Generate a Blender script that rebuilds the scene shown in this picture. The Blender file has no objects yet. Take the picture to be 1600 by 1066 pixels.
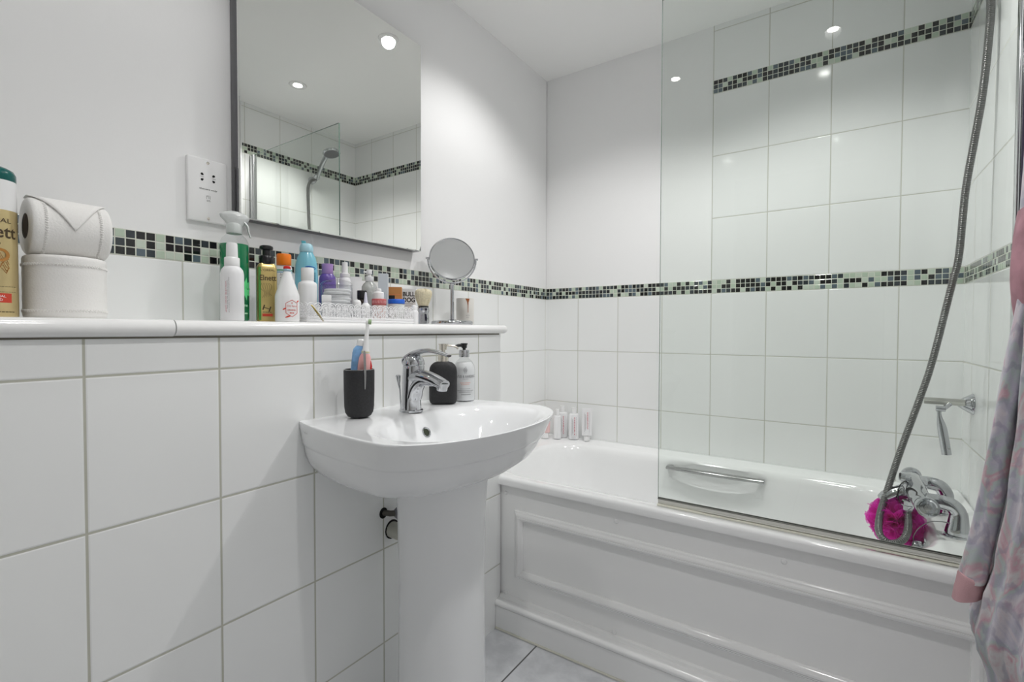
import bpy, bmesh, math, random
from mathutils import Vector, Matrix
PI = math.pi
random.seed(7)
S = bpy.context.scene
COL = S.collection

# ------------------------------------------------------------------ camera, world, exposure
cam_d = bpy.data.cameras.new('camera'); cam = bpy.data.objects.new('camera', cam_d); COL.objects.link(cam)
S.camera = cam
cam_d.sensor_width = 36.0
cam_d.lens = 756.67 / 1600.0 * 36.0
cam_d.clip_start = 0.02
YAW, PITCH, ROLL = -0.5961, -0.0224, 0.0022
fw = Vector((math.sin(YAW)*math.cos(PITCH), math.cos(YAW)*math.cos(PITCH), math.sin(PITCH)))
rt = Vector((math.cos(YAW), -math.sin(YAW), 0.0)); up = rt.cross(fw)
rt2 = rt*math.cos(ROLL) + up*math.sin(ROLL); up2 = rt2.cross(fw)
R = Matrix((rt2, up2, -fw)).transposed()
CAM = Vector((1.2134, -2.0925, 1.0381))
cam.matrix_world = Matrix.Translation(CAM) @ R.to_4x4()

w = bpy.data.worlds.new('world'); S.world = w; w.use_nodes = True
w.node_tree.nodes['Background'].inputs[0].default_value = (0.75, 0.78, 0.82, 1)
w.node_tree.nodes['Background'].inputs[1].default_value = 0.05
S.view_settings.view_transform = 'Standard'
S.view_settings.look = 'None'
S.view_settings.gamma = 1.0
S.view_settings.use_curve_mapping = False
S.view_settings.exposure = -0.12
S.cycles.max_bounces = 14
S.cycles.diffuse_bounces = 8
S.cycles.glossy_bounces = 8
S.cycles.transparent_max_bounces = 24
S.cycles.caustics_reflective = False
S.cycles.caustics_refractive = False

SPOT_W = (22.0, 32.0, 9.5, 24.0)   # watts of the two lamps by the bath and the two near the door
LENS_E = 45.0         # brightness of the glowing lens
DOWNLIGHTS = [(0.455, -0.675), (1.13, -0.665), (0.53, -1.70), (1.17, -1.66)]
CEIL = 2.265
def dlight(x, y, watts):
    l = bpy.data.lights.new('downlight_beam', 'SPOT'); o = bpy.data.objects.new('downlight_beam', l)
    COL.objects.link(o); o.location = (x, y, CEIL-0.012)
    l.energy = watts; l.spot_size = math.radians(128); l.spot_blend = 0.55
    l.shadow_soft_size = 0.028; l.color = (1.0, 0.99, 0.98)
for q, e_ in zip(DOWNLIGHTS, SPOT_W): dlight(*q, e_)
# added unseen fill light past the doorway, brightening from the door side
l = bpy.data.lights.new('landing_fill', 'AREA'); o = bpy.data.objects.new('landing_fill', l); COL.objects.link(o)
l.shape = 'DISK'; l.size = 0.3; l.energy = 5.0; l.color = (1.0, 0.97, 0.92); o.location = (0.15, -3.4, 2.2)

# ------------------------------------------------------------------ materials
def nm(name):
    m = bpy.data.materials.new(name); m.use_nodes = True
    nt = m.node_tree; return m, nt, nt.nodes['Principled BSDF']
def mat(name, col, rough=0.4, metal=0.0, trans=0.0, ior=1.45, coat=0.0, noise=0.0, scale=60, bump=0.0, bscale=200, sub=0.0, emit=None, estr=0):
    m, nt, b = nm(name)
    b.inputs['Base Color'].default_value = (*col, 1); b.inputs['Roughness'].default_value = rough
    b.inputs['Metallic'].default_value = metal; b.inputs['IOR'].default_value = ior
    b.inputs['Transmission Weight'].default_value = trans; b.inputs['Coat Weight'].default_value = coat
    if sub: b.inputs['Subsurface Weight'].default_value = sub; b.inputs['Subsurface Scale'].default_value = 0.01
    if emit: b.inputs['Emission Color'].default_value = (*emit, 1); b.inputs['Emission Strength'].default_value = estr
    if noise or bump:
        tc = nt.nodes.new('ShaderNodeTexCoord')
    if noise:
        n = nt.nodes.new('ShaderNodeTexNoise'); n.inputs['Scale'].default_value = scale; n.inputs['Detail'].default_value = 5
        nt.links.new(tc.outputs['Object'], n.inputs['Vector'])
        r = nt.nodes.new('ShaderNodeValToRGB')
        r.color_ramp.elements[0].position = 0.3; r.color_ramp.elements[1].position = 0.7
        r.color_ramp.elements[0].color = (*[c*(1-noise) for c in col], 1); r.color_ramp.elements[1].color = (*[min(1, c*(1+noise*0.6)) for c in col], 1)
        nt.links.new(n.outputs['Fac'], r.inputs[0]); nt.links.new(r.outputs[0], b.inputs['Base Color'])
    if bump:
        n2 = nt.nodes.new('ShaderNodeTexNoise'); n2.inputs['Scale'].default_value = bscale; n2.inputs['Detail'].default_value = 3
        nt.links.new(tc.outputs['Object'], n2.inputs['Vector'])
        bp = nt.nodes.new('ShaderNodeBump'); bp.inputs['Strength'].default_value = bump; bp.inputs['Distance'].default_value = 0.001
        nt.links.new(n2.outputs['Fac'], bp.inputs['Height']); nt.links.new(bp.outputs[0], b.inputs['Normal'])
    return m

def M(nt, op, a, b=None, c=None):
    n = nt.nodes.new('ShaderNodeMath'); n.operation = op
    for i, v in enumerate((a, b, c)):
        if v is None: continue
        if isinstance(v, (int, float)): n.inputs[i].default_value = v
        else: nt.links.new(v, n.inputs[i])
    return n.outputs[0]
def maprange(nt, v, a, b, c, d):
    n = nt.nodes.new('ShaderNodeMapRange'); n.interpolation_type = 'SMOOTHSTEP'
    nt.links.new(v, n.inputs[0])
    for i, k in enumerate((a, b, c, d)): n.inputs[i+1].default_value = k
    return n.outputs[0]
def mixc(nt, f, a, b):
    n = nt.nodes.new('ShaderNodeMix'); n.data_type = 'RGBA'
    if isinstance(f, (int, float)): n.inputs[0].default_value = f
    else: nt.links.new(f, n.inputs[0])
    for s, v in ((6, a), (7, b)):
        if isinstance(v, tuple): n.inputs[s].default_value = (*v, 1)
        else: nt.links.new(v, n.inputs[s])
    return n.outputs[2]

TILE_C = (0.86, 0.87, 0.865)
def tile_mat(name, ax, uo, zo, up_=0.2, zp=0.25, col=TILE_C, grout=(0.56, 0.56, 0.50), gw=0.0031, rough=0.09, zaxis=2):
    m, nt, b = nm(name)
    g = nt.nodes.new('ShaderNodeNewGeometry'); sp = nt.nodes.new('ShaderNodeSeparateXYZ')
    nt.links.new(g.outputs['Position'], sp.inputs[0])
    u = M(nt, 'PINGPONG', M(nt, 'SUBTRACT', sp.outputs[ax], uo), up_/2)
    z = M(nt, 'PINGPONG', M(nt, 'SUBTRACT', sp.outputs[zaxis], zo), zp/2)
    d = M(nt, 'MINIMUM', u, z)
    mask = maprange(nt, d, gw/2-0.0004, gw/2+0.0004, 1, 0)
    # each tile a hair lighter or darker than the next
    cu = M(nt, 'FLOOR', M(nt, 'DIVIDE', M(nt, 'SUBTRACT', sp.outputs[ax], uo), up_))
    cz = M(nt, 'FLOOR', M(nt, 'DIVIDE', M(nt, 'SUBTRACT', sp.outputs[zaxis], zo), zp))
    cb = nt.nodes.new('ShaderNodeCombineXYZ'); nt.links.new(cu, cb.inputs[0]); nt.links.new(cz, cb.inputs[1])
    wn = nt.nodes.new('ShaderNodeTexWhiteNoise'); nt.links.new(cb.outputs[0], wn.inputs['Vector'])
    tint = mixc(nt, wn.outputs['Value'], tuple(c*0.985 for c in col), col)
    nt.links.new(mixc(nt, mask, tint, grout), b.inputs['Base Color'])
    nt.links.new(maprange(nt, d, gw/2-0.0004, gw/2+0.0004, 0.7, rough), b.inputs['Roughness'])
    h = maprange(nt, d, gw/2-0.001, gw/2+0.0025, 0, 1)
    n = nt.nodes.new('ShaderNodeTexNoise'); n.inputs['Scale'].default_value = 7; n.inputs['Detail'].default_value = 1
    nt.links.new(g.outputs['Position'], n.inputs['Vector'])
    hh = M(nt, 'ADD', h, M(nt, 'MULTIPLY', n.outputs['Fac'], 0.9))
    bp = nt.nodes.new('ShaderNodeBump'); bp.inputs['Strength'].default_value = 0.55; bp.inputs['Distance'].default_value = 0.0012
    nt.links.new(hh, bp.inputs['Height']); nt.links.new(bp.outputs[0], b.inputs['Normal'])
    return m
def mosaic_mat(name, ax, uo, zo):
    P = 0.053/3
    m, nt, b = nm(name)
    g = nt.nodes.new('ShaderNodeNewGeometry'); sp = nt.nodes.new('ShaderNodeSeparateXYZ')
    nt.links.new(g.outputs['Position'], sp.inputs[0])
    uu = M(nt, 'SUBTRACT', sp.outputs[ax], uo); zz = M(nt, 'SUBTRACT', sp.outputs[2], zo)
    d = M(nt, 'MINIMUM', M(nt, 'PINGPONG', uu, P/2), M(nt, 'PINGPONG', zz, P/2))
    cb = nt.nodes.new('ShaderNodeCombineXYZ')
    nt.links.new(M(nt, 'FLOOR', M(nt, 'DIVIDE', uu, P)), cb.inputs[0]); nt.links.new(M(nt, 'FLOOR', M(nt, 'DIVIDE', zz, P)), cb.inputs[1])
    wn = nt.nodes.new('ShaderNodeTexWhiteNoise'); nt.links.new(cb.outputs[0], wn.inputs['Vector'])
    r = nt.nodes.new('ShaderNodeValToRGB'); r.color_ramp.interpolation = 'CONSTANT'
    cols = [(0, (0.012, 0.013, 0.013)), (0.38, (0.035, 0.045, 0.052)), (0.56, (0.10, 0.135, 0.16)), (0.68, (0.47, 0.56, 0.45)), (0.86, (0.56, 0.63, 0.54))]
    e = r.color_ramp.elements
    e[0].position = 0; e[0].color = (*cols[0][1], 1); e[1].position = cols[1][0]; e[1].color = (*cols[1][1], 1)
    for p_, c_ in cols[2:]:
        k = e.new(p_); k.color = (*c_, 1)
    nt.links.new(wn.outputs['Value'], r.inputs[0])
    mask = maprange(nt, d, 0.0009, 0.0014, 1, 0)
    nt.links.new(mixc(nt, mask, r.outputs[0], (0.62, 0.64, 0.56)), b.inputs['Base Color'])
    nt.links.new(maprange(nt, d, 0.0009, 0.0014, 0.7, 0.06), b.inputs['Roughness'])
    bp = nt.nodes.new('ShaderNodeBump'); bp.inputs['Strength'].default_value = 0.6; bp.inputs['Distance'].default_value = 0.001
    nt.links.new(maprange(nt, d, 0.0006, 0.0022, 0, 1), bp.inputs['Height']); nt.links.new(bp.outputs[0], b.inputs['Normal'])
    return m
def clear_mat(name, tint=(0.96, 0.985, 0.97), ior=1.6, rough=0.0):
    m = bpy.data.materials.new(name); m.use_nodes = True; nt = m.node_tree; nt.nodes.clear()
    out = nt.nodes.new('ShaderNodeOutputMaterial'); mx = nt.nodes.new('ShaderNodeMixShader')
    t = nt.nodes.new('ShaderNodeBsdfTransparent'); t.inputs[0].default_value = (*tint, 1)
    g = nt.nodes.new('ShaderNodeBsdfGlossy'); g.inputs['Roughness'].default_value = rough
    f = nt.nodes.new('ShaderNodeFresnel'); f.inputs[0].default_value = ior
    ge = nt.nodes.new('ShaderNodeNewGeometry')
    fac = M(nt, 'MULTIPLY', f.outputs[0], M(nt, 'SUBTRACT', 1.0, ge.outputs['Backfacing']))
    nt.links.new(fac, mx.inputs[0]); nt.links.new(t.outputs[0], mx.inputs[1]); nt.links.new(g.outputs[0], mx.inputs[2])
    nt.links.new(mx.outputs[0], out.inputs[0]); return m

PAINT = mat('wall_paint', (0.87, 0.87, 0.87), 0.62, bump=0.12, bscale=120)
CEILP = mat('ceiling_paint', (0.93, 0.93, 0.92), 0.75)
CERAM = mat('white_ceramic', (0.83, 0.84, 0.85), 0.06, coat=0.3)
ENAMEL = mat('bath_enamel', (0.86, 0.865, 0.865), 0.10, coat=0.2)
GLOSSW = mat('white_gloss_paint', (0.86, 0.86, 0.855), 0.12)
PANELM = mat('panel_white', (0.88, 0.88, 0.875), 0.25, bump=0.05, bscale=60)
SHELFM = mat('ledge_white', (0.86, 0.86, 0.855), 0.14)
CHROME = mat('chrome', (0.55, 0.56, 0.58), 0.06, 1.0)
STEEL = mat('brushed_steel', (0.42, 0.42, 0.42), 0.20, 1.0)
NICKEL = mat('warm_nickel', (0.72, 0.68, 0.60), 0.18, 1.0)
DARKM = mat('dark_metal_edge', (0.16, 0.16, 0.17), 0.3, 1.0)
MIRR = mat('mirror_silver', (0.86, 0.87, 0.84), 0.0, 1.0)
GLASS = clear_mat('screen_glass', (0.955, 0.975, 0.96), 1.5)
GEDGE = mat('glass_edge', (0.10, 0.15, 0.13), 0.2)
CLEARP = clear_mat('clear_plastic', (0.93, 0.94, 0.94), 1.45, 0.03)
CLEARG = clear_mat('clear_jar_glass', (0.96, 0.965, 0.97), 1.62)
WPLAS = mat('white_plastic', (0.84, 0.84, 0.84), 0.25)
WSAT = mat('white_satin_plastic', (0.80, 0.80, 0.81), 0.4)
BLACKP = mat('black_plastic', (0.012, 0.012, 0.013), 0.25)
BLACKR = mat('black_matt_coating', (0.022, 0.022, 0.024), 0.6, noise=0.3, scale=300, bump=0.3, bscale=900)
GOLD = mat('gold_lacquer', (0.56, 0.43, 0.17), 0.28, 0.6)
GOLDL = mat('pale_gold', (0.66, 0.53, 0.27), 0.3, 0.45)
TEAL = mat('dark_teal_plastic', (0.0, 0.10, 0.09), 0.25)
REDP = mat('red_plastic', (0.62, 0.02, 0.02), 0.3)
ORANGE = mat('orange_plastic', (0.90, 0.22, 0.01), 0.35)
LBLUE = mat('light_blue_plastic', (0.20, 0.52, 0.64), 0.25, coat=0.2)
LBLUE2 = mat('pale_blue_plastic', (0.40, 0.66, 0.76), 0.3)
PURP = mat('purple_plastic', (0.15, 0.09, 0.36), 0.25)
LILAC = mat('lilac_plastic', (0.38, 0.24, 0.52), 0.35)
GREENL = mat('green_liquid', (0.0, 0.20, 0.07), 0.15)
GREENB = mat('bright_green_label', (0.10, 0.62, 0.22), 0.4)
REDLAB = mat('red_print', (0.60, 0.06, 0.03), 0.5)
BLACKI = mat('black_print', (0.02, 0.02, 0.02), 0.5)
GREYI = mat('grey_print', (0.30, 0.30, 0.31), 0.5)
PINKI = mat('pink_red_print', (0.62, 0.18, 0.22), 0.5)
BLUEI = mat('blue_print', (0.04, 0.18, 0.55), 0.5)
ORNI = mat('orange_print', (0.75, 0.22, 0.10), 0.5)
BROWNI = mat('brown_print', (0.07, 0.045, 0.02), 0.5)
COPPER = mat('copper_print', (0.36, 0.12, 0.04), 0.4, 0.3)
PAPER = mat('tissue_paper', (0.82, 0.81, 0.79), 0.9, bump=0.5, bscale=350)
CARDIN = mat('cardboard_core', (0.22, 0.19, 0.16), 0.9)
COTTON = mat('cotton_pad', (0.86, 0.86, 0.86), 0.95, bump=0.6, bscale=300)
LACE = mat('white_lace_metal', (0.84, 0.84, 0.85), 0.35)
BROWNC = mat('orange_brown_card', (0.50, 0.22, 0.07), 0.6)
CARDW = mat('white_card', (0.78, 0.79, 0.80), 0.5)
CARDG = mat('pale_grey_card', (0.62, 0.66, 0.70), 0.45)
PINKG = mat('red_pink_lid', (0.55, 0.13, 0.13), 0.25)
BLUEL = mat('blue_lid', (0.02, 0.13, 0.62), 0.3)
BRIST = mat('cream_bristle', (0.70, 0.63, 0.45), 0.8, noise=0.15, scale=220, bump=0.8, bscale=500)
CANDLE = mat('cream_candle_cup', (0.74, 0.72, 0.68), 0.35)
TPBLUE = mat('blue_tube', (0.24, 0.46, 0.80), 0.3, noise=0.5, scale=30)
PINKH = mat('pink_rubber', (0.80, 0.42, 0.41), 0.45)
PINKT = mat('pink_tube', (0.80, 0.56, 0.55), 0.4)
BONE = mat('off_white_pipe', (0.48, 0.48, 0.42), 0.45)
GREYF = mat('grey_fitting', (0.18, 0.18, 0.20), 0.4)
DARKH = mat('dark_hole', (0.01, 0.01, 0.01), 0.9)
SEALM = mat('grey_seal', (0.66, 0.66, 0.62), 0.3)
SEALC = mat('cream_sealant', (0.70, 0.69, 0.60), 0.4)
HOSEM = mat('grey_hose_metal', (0.20, 0.20, 0.195), 0.30, 0.85)
PINKL = mat('magenta_netting', (0.55, 0.015, 0.33), 0.5, sub=0.0)
DPURP = mat('dark_purple_cloth', (0.015, 0.008, 0.03), 0.9)
SOAPW = mat('white_liquid_soap', (0.80, 0.80, 0.81), 0.3)
LENS = mat('glowing_lens', (1, 1, 1), 0.5, emit=(1, 0.98, 0.95), estr=LENS_E)

# ------------------------------------------------------------------ helpers
def obj(name, bm, m, parent=None, loc=None, rz=None, ang=35, recalc=True):
    if recalc: bmesh.ops.recalc_face_normals(bm, faces=bm.faces[:])
    me = bpy.data.meshes.new(name); bm.to_mesh(me); bm.free()
    for k in (m if isinstance(m, (list, tuple)) else [m]): me.materials.append(k)
    for p in me.polygons: p.use_smooth = True
    me.set_sharp_from_angle(angle=math.radians(ang))
    o = bpy.data.objects.new(name, me); COL.objects.link(o)
    if parent: o.parent = parent
    if loc is not None: o.location = loc
    if rz is not None: o.rotation_euler = (0, 0, rz)
    return o
def tag(o, label, cat, group=None, kind=None):
    if label: o['label'] = label
    if cat: o['category'] = cat
    if group: o['group'] = group
    if kind: o['kind'] = kind
    return o
def thing(name, label, cat, loc=(0, 0, 0), rz=0, group=None, rot=None):
    o = bpy.data.objects.new(name, None); COL.objects.link(o); o.empty_display_size = 0.02
    o.location = loc; o.rotation_euler = rot if rot else (0, 0, rz)
    return tag(o, label, cat, group)
def struct(name, bm, m, **k):
    o = obj(name, bm, m, **k); o['kind'] = 'structure'; return o
def BM(): return bmesh.new()
def box(bm, a, b, mi=0, bev=0.0, seg=2):
    x0, y0, z0 = a; x1, y1, z1 = b
    v = [bm.verts.new(p) for p in ((x0,y0,z0),(x1,y0,z0),(x1,y1,z0),(x0,y1,z0),(x0,y0,z1),(x1,y0,z1),(x1,y1,z1),(x0,y1,z1))]
    fs = [bm.faces.new([v[i] for i in q]) for q in ((0,3,2,1),(4,5,6,7),(0,1,5,4),(1,2,6,5),(2,3,7,6),(3,0,4,7))]
    for f in fs: f.material_index = mi
    if bev:
        es = list({e for f in fs for e in f.edges})
        bmesh.ops.bevel(bm, geom=es, offset=bev, segments=seg, profile=0.5, affect='EDGES')
    return v
def rings(bm, rs, close=True, cap0=True, cap1=True, mi=0, T=None):
    """skin a list of rings (each a list of points)"""
    vr = []
    for r in rs:
        vr.append([bm.verts.new(T @ Vector(p) if T else Vector(p)) for p in r])
    n = len(rs[0])
    for a, b in zip(vr, vr[1:]):
        for i in range(n if close else n-1):
            j = (i+1) % n
            try: bm.faces.new((a[i], a[j], b[j], b[i])).material_index = mi
            except ValueError: pass
    if close and cap0: bm.faces.new(vr[0][::-1]).material_index = mi
    if close and cap1: bm.faces.new(vr[-1]).material_index = mi
    return vr
def lathe(bm, prof, seg=36, T=None, sx=1.0, sy=1.0, cap0=True, cap1=True, mi=0):
    rs = []
    for r, z in prof:
        r = max(r, 1e-5)
        rs.append([(r*sx*math.cos(2*PI*i/seg), r*sy*math.sin(2*PI*i/seg), z) for i in range(seg)])
    return rings(bm, rs, cap0=cap0, cap1=cap1, mi=mi, T=T)
def cr(pts, n):
    """Catmull-Rom through pts, n samples per span"""
    P = [Vector(p) for p in pts]; P = [2*P[0]-P[1]] + P + [2*P[-1]-P[-2]]; out = []
    for i in range(1, len(P)-2):
        for k in range(n):
            t = k/n; a, b, c, d = P[i-1], P[i], P[i+1], P[i+2]
            out.append(0.5*((2*b)+(c-a)*t+(2*a-5*b+4*c-d)*t*t+(3*b-a-3*c+d)*t**3))
    out.append(P[-2]); return out
def tube(bm, pts, rad, seg=14, cap=True, sx=1.0, sy=1.0, up0=None, T=None, mi=0):
    pts = [Vector(p) for p in pts]; n = len(pts); rs = []; nrm = None
    for i, p in enumerate(pts):
        t = (pts[min(i+1, n-1)] - pts[max(i-1, 0)]).normalized()
        if nrm is None:
            a = Vector(up0) if up0 else (Vector((0, 0, 1)) if abs(t.z) < 0.9 else Vector((1, 0, 0)))
            nrm = (a - t*a.dot(t)).normalized()
        else: nrm = (nrm - t*nrm.dot(t)).normalized()
        bn = t.cross(nrm); r = rad[i] if isinstance(rad, (list, tuple)) else rad
        rs.append([p + (nrm*math.cos(2*PI*k/seg)*sx + bn*math.sin(2*PI*k/seg)*sy)*r for k in range(seg)])
    return rings(bm, rs, cap0=cap, cap1=cap, T=T, mi=mi)
def rrect(hx, hy, r, z, cx=0, cy=0, nc=8, ns=6):
    """rounded rectangle ring with fixed point count"""
    out = []; r = min(r, hx-1e-4, hy-1e-4)
    cs = [(hx-r, hy-r, 0), (-hx+r, hy-r, PI/2), (-hx+r, -hy+r, PI), (hx-r, -hy+r, 1.5*PI)]
    for k, (x, y, a0) in enumerate(cs):
        arc = [(x+r*math.cos(a0+PI/2*i/nc), y+r*math.sin(a0+PI/2*i/nc)) for i in range(nc+1)]
        out += arc
        nx, ny, na = cs[(k+1) % 4]; e = (nx+r*math.cos(na), ny+r*math.sin(na)); s = arc[-1]
        for i in range(1, ns): out.append((s[0]+(e[0]-s[0])*i/ns, s[1]+(e[1]-s[1])*i/ns))
    return [(cx+x, cy+y, z) for x, y in out]
def text_bm(bm, s, height, width=None, T=None, bend=0.0, thick=0.0, depth=0.0002, sq=1.0):
    """letters in the local XZ plane facing -Y, centred; bend = radius of the bottle they wrap"""
    cu = bpy.data.curves.new('t', 'FONT'); cu.body = s; cu.align_x = 'CENTER'; cu.align_y = 'CENTER'; cu.size = 1; cu.offset = thick; cu.resolution_u = 3
    o = bpy.data.objects.new('t', cu); COL.objects.link(o)
    me = bpy.data.meshes.new_from_object(o.evaluated_get(bpy.context.evaluated_depsgraph_get()))
    bpy.data.objects.remove(o); bpy.data.curves.remove(cu)
    if not me.vertices: return
    tb = bmesh.new(); tb.from_mesh(me); bpy.data.meshes.remove(me)
    xs = [v.co.x for v in tb.verts]; ys = [v.co.y for v in tb.verts]
    W, H = max(xs)-min(xs), max(ys)-min(ys); mx, my = (max(xs)+min(xs))/2, (max(ys)+min(ys))/2
    sy_ = height/H; sx_ = (width/W) if width else sy_*sq
    bmesh.ops.triangulate(tb, faces=tb.faces[:])
    mp = {}
    for v in tb.verts:
        x, z = (v.co.x-mx)*sx_, (v.co.y-my)*sy_
        mp[v] = (x, z)
    if bend:
        step = bend*0.25
        # cut so wrapped letters follow the curve
        pass
    vv = {}
    for v in tb.verts:
        x, z = mp[v]
        if bend: p = Vector((bend*math.sin(x/bend), -bend*math.cos(x/bend)-depth, z))
        else: p = Vector((x, -depth, z))
        vv[v] = bm.verts.new(T @ p if T else p)
    for f in tb.faces:
        try: bm.faces.new([vv[v] for v in f.verts])
        except ValueError: pass
    tb.free()
def bars(bm, rows, T=None, bend=0.0, depth=0.0002):
    """small unreadable print: rows of (x, z, width, height)"""
    for x, z, w_, h in rows:
        n = max(1, int(w_/0.004)); 
        for i in range(n):
            a = x - w_/2 + w_*i/n; b = a + w_/n*0.82
            q = []
            for px, pz in ((a, z-h/2), (b, z-h/2), (b, z+h/2), (a, z+h/2)):
                p = Vector((bend*math.sin(px/bend), -bend*math.cos(px/bend)-depth, pz)) if bend else Vector((px, -depth, pz))
                q.append(bm.verts.new(T @ p if T else p))
            bm.faces.new(q)
def face_cam(x, y, off=0.0):
    return math.atan2(CAM.y-y, CAM.x-x) + PI/2 + off
TZ = lambda z, rz=0: Matrix.Translation((0, 0, z)) @ Matrix.Rotation(rz, 4, 'Z')
VERT = lambda x, z: Matrix.Translation((x, 0, z)) @ Matrix.Rotation(PI/2, 4, 'Y')

# ------------------------------------------------------------------ the room
L = 1.54; YF = -2.78; YB = -0.718   # bath length, wall behind the camera, end of the boxing
bm = BM(); box(bm, (-0.15, YF-2.0, -0.1), (L+0.15, 0.15, 0.0))
FLOORM = tile_mat('floor_tile', 0, 0.401, -0.62, up_=0.60, zp=0.60, col=(0.33, 0.34, 0.36), grout=(0.10, 0.10, 0.10), gw=0.005, rough=0.35, zaxis=1)
def mottle(m, c0, c1):
    nt = m.node_tree; n = nt.nodes.new('ShaderNodeTexNoise'); n.inputs['Scale'].default_value = 9; n.inputs['Detail'].default_value = 8; n.inputs['Roughness'].default_value = 0.65
    g = nt.nodes.new('ShaderNodeNewGeometry'); nt.links.new(g.outputs['Position'], n.inputs['Vector'])
    for k in list(nt.nodes):
        if k.type == 'MIX' and not k.inputs[6].is_linked:
            c = mixc(nt, maprange(nt, n.outputs['Fac'], 0.35, 0.65, 0, 1), c0, c1)
            nt.links.new(c, k.inputs[6]); nt.links.new(c, k.inputs[7]); break
mottle(FLOORM, (0.47, 0.48, 0.50), (0.60, 0.61, 0.63))
struct('floor', bm, FLOORM)
bm = BM(); box(bm, (-0.15, YF-2.0, CEIL), (L+0.15, 0.15, CEIL+0.1)); struct('ceiling', bm, CEILP)
ZM0, ZM1, ZU0, ZU1 = 1.19, 1.243, 1.993, 2.046
PT = 0.004
# wall behind the basin (left), x = 0
TA = tile_mat('tile_left_wall', 1, -0.61, 0.94); MA = mosaic_mat('mosaic_left', 1, 0.0, ZM0)
bm = BM()
box(bm, (-0.15, YF, 0), (-0.006, 0.15, CEIL), 0); box(bm, (-0.006, YF, 0), (0, 0, ZM0), 1); box(bm, (-0.006, YF, ZM0), (0.0005, 0, ZM1), 2)
box(bm, (-0.006, YF, ZM1), (-0.003, 0, CEIL), 0)
struct('wall_left', bm, [PAINT, TA, MA])
# long wall of the bath, y = 0
TB = tile_mat('tile_back_lower', 0, -0.0254, 0.94); TB2 = tile_mat('tile_back_upper', 0, -0.0254, ZM1)
MB_ = mosaic_mat('mosaic_back', 0, 0.0, ZM0); MB2 = mosaic_mat('mosaic_back_upper', 0, 0.7746, ZU0)
bm = BM(); XT = 0.7726
box(bm, (-0.15, 0.006, 0), (L+0.15, 0.15, CEIL), 0); box(bm, (0, 0, 0), (L, 0.006, ZM0), 1); box(bm, (0, -0.0005, ZM0), (L, 0.006, ZM1), 2)
box(bm, (0, 0.003, ZM1), (XT, 0.006, CEIL), 0); box(bm, (XT, 0, ZM1), (L, 0.006, ZU0), 3); box(bm, (XT, -0.0005, ZU0), (L, 0.006, ZU1), 4); box(bm, (XT, 0, ZU1), (L, 0.006, CEIL), 3)
struct('wall_back', bm, [PAINT, TB, MB_, TB2, MB2])
# tap end wall, x = L
TCm = tile_mat('tile_right_lower', 1, -0.32, 0.94); TC2 = tile_mat('tile_right_upper', 1, -0.32, ZM1)
MC = mosaic_mat('mosaic_right', 1, 0.0, ZM0); MC2 = mosaic_mat('mosaic_right_upper', 1, 0.0, ZU0)
YT = -0.735
bm = BM()
box(bm, (L+0.006, YF-2.0, 0), (L+0.15, 0.006, CEIL), 0)
box(bm, (L, YT, 0), (L+0.006, 0, ZM0), 1); box(bm, (L-0.0005, YT, ZM0), (L+0.006, 0, ZM1), 2); box(bm, (L, YT, ZM1), (L+0.006, 0, ZU0), 3)
box(bm, (L-0.0005, YT, ZU0), (L+0.006, 0, ZU1), 4); box(bm, (L, YT, ZU1), (L+0.006, 0, CEIL), 3)
struct('wall_right', bm, [PAINT, TCm, MC, TC2, MC2])
bm = BM(); box(bm, (L-0.0015, YT-0.008, 0.0), (L+0.006, YT, CEIL), bev=0.0008); struct('trim_1', bm, WPLAS)
# wall behind the camera; doorway and dim landing added unseen for dark reflections
bm = BM()
box(bm, (-0.15, YF-0.1, 0), (0.62, YF, CEIL)); box(bm, (0.62, YF-0.1, 2.02), (1.42, YF, CEIL)); box(bm, (1.42, YF-0.1, 0), (L+0.006, YF, CEIL))
struct('wall_front', bm, PAINT)
bm = BM(); box(bm, (-0.15, YF-2.0, 0), (L+0.006, YF-1.9, CEIL)); box(bm, (-0.15, YF-1.9, 0), (-0.05, YF-0.1, CEIL))
struct('wall_added_landing', bm, mat('added_landing_paint', (0.50, 0.48, 0.46), 0.8))
bm = BM()
for a, b in (((0.55, YF, 0), (0.62, YF+0.018, 2.09)), ((1.42, YF, 0), (1.49, YF+0.018, 2.09)), ((0.62, YF, 2.02), (1.42, YF+0.018, 2.09))): box(bm, a, b, bev=0.004)
struct('trim_2', bm, GLOSSW)
# boxing below the ledge
BX = 0.2323
TF = tile_mat('tile_boxing', 1, -1.842, 0.963, zp=0.249, grout=(0.50, 0.50, 0.43), gw=0.0038)
TFE = tile_mat('tile_boxing_end', 0, 0.10, 0.963, zp=0.249, up_=0.5)
bm = BM(); box(bm, (0, YF, 0), (BX, YB, 1.026))
for f in bm.faces:
    if abs(f.normal.y) > 0.5: f.material_index = 1
bmesh.ops.recalc_face_normals(bm, faces=bm.faces[:])
for f in bm.faces: f.material_index = 1 if abs(f.normal.y) > 0.5 else 0
struct('wall_boxing', bm, [TF, TFE])
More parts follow.
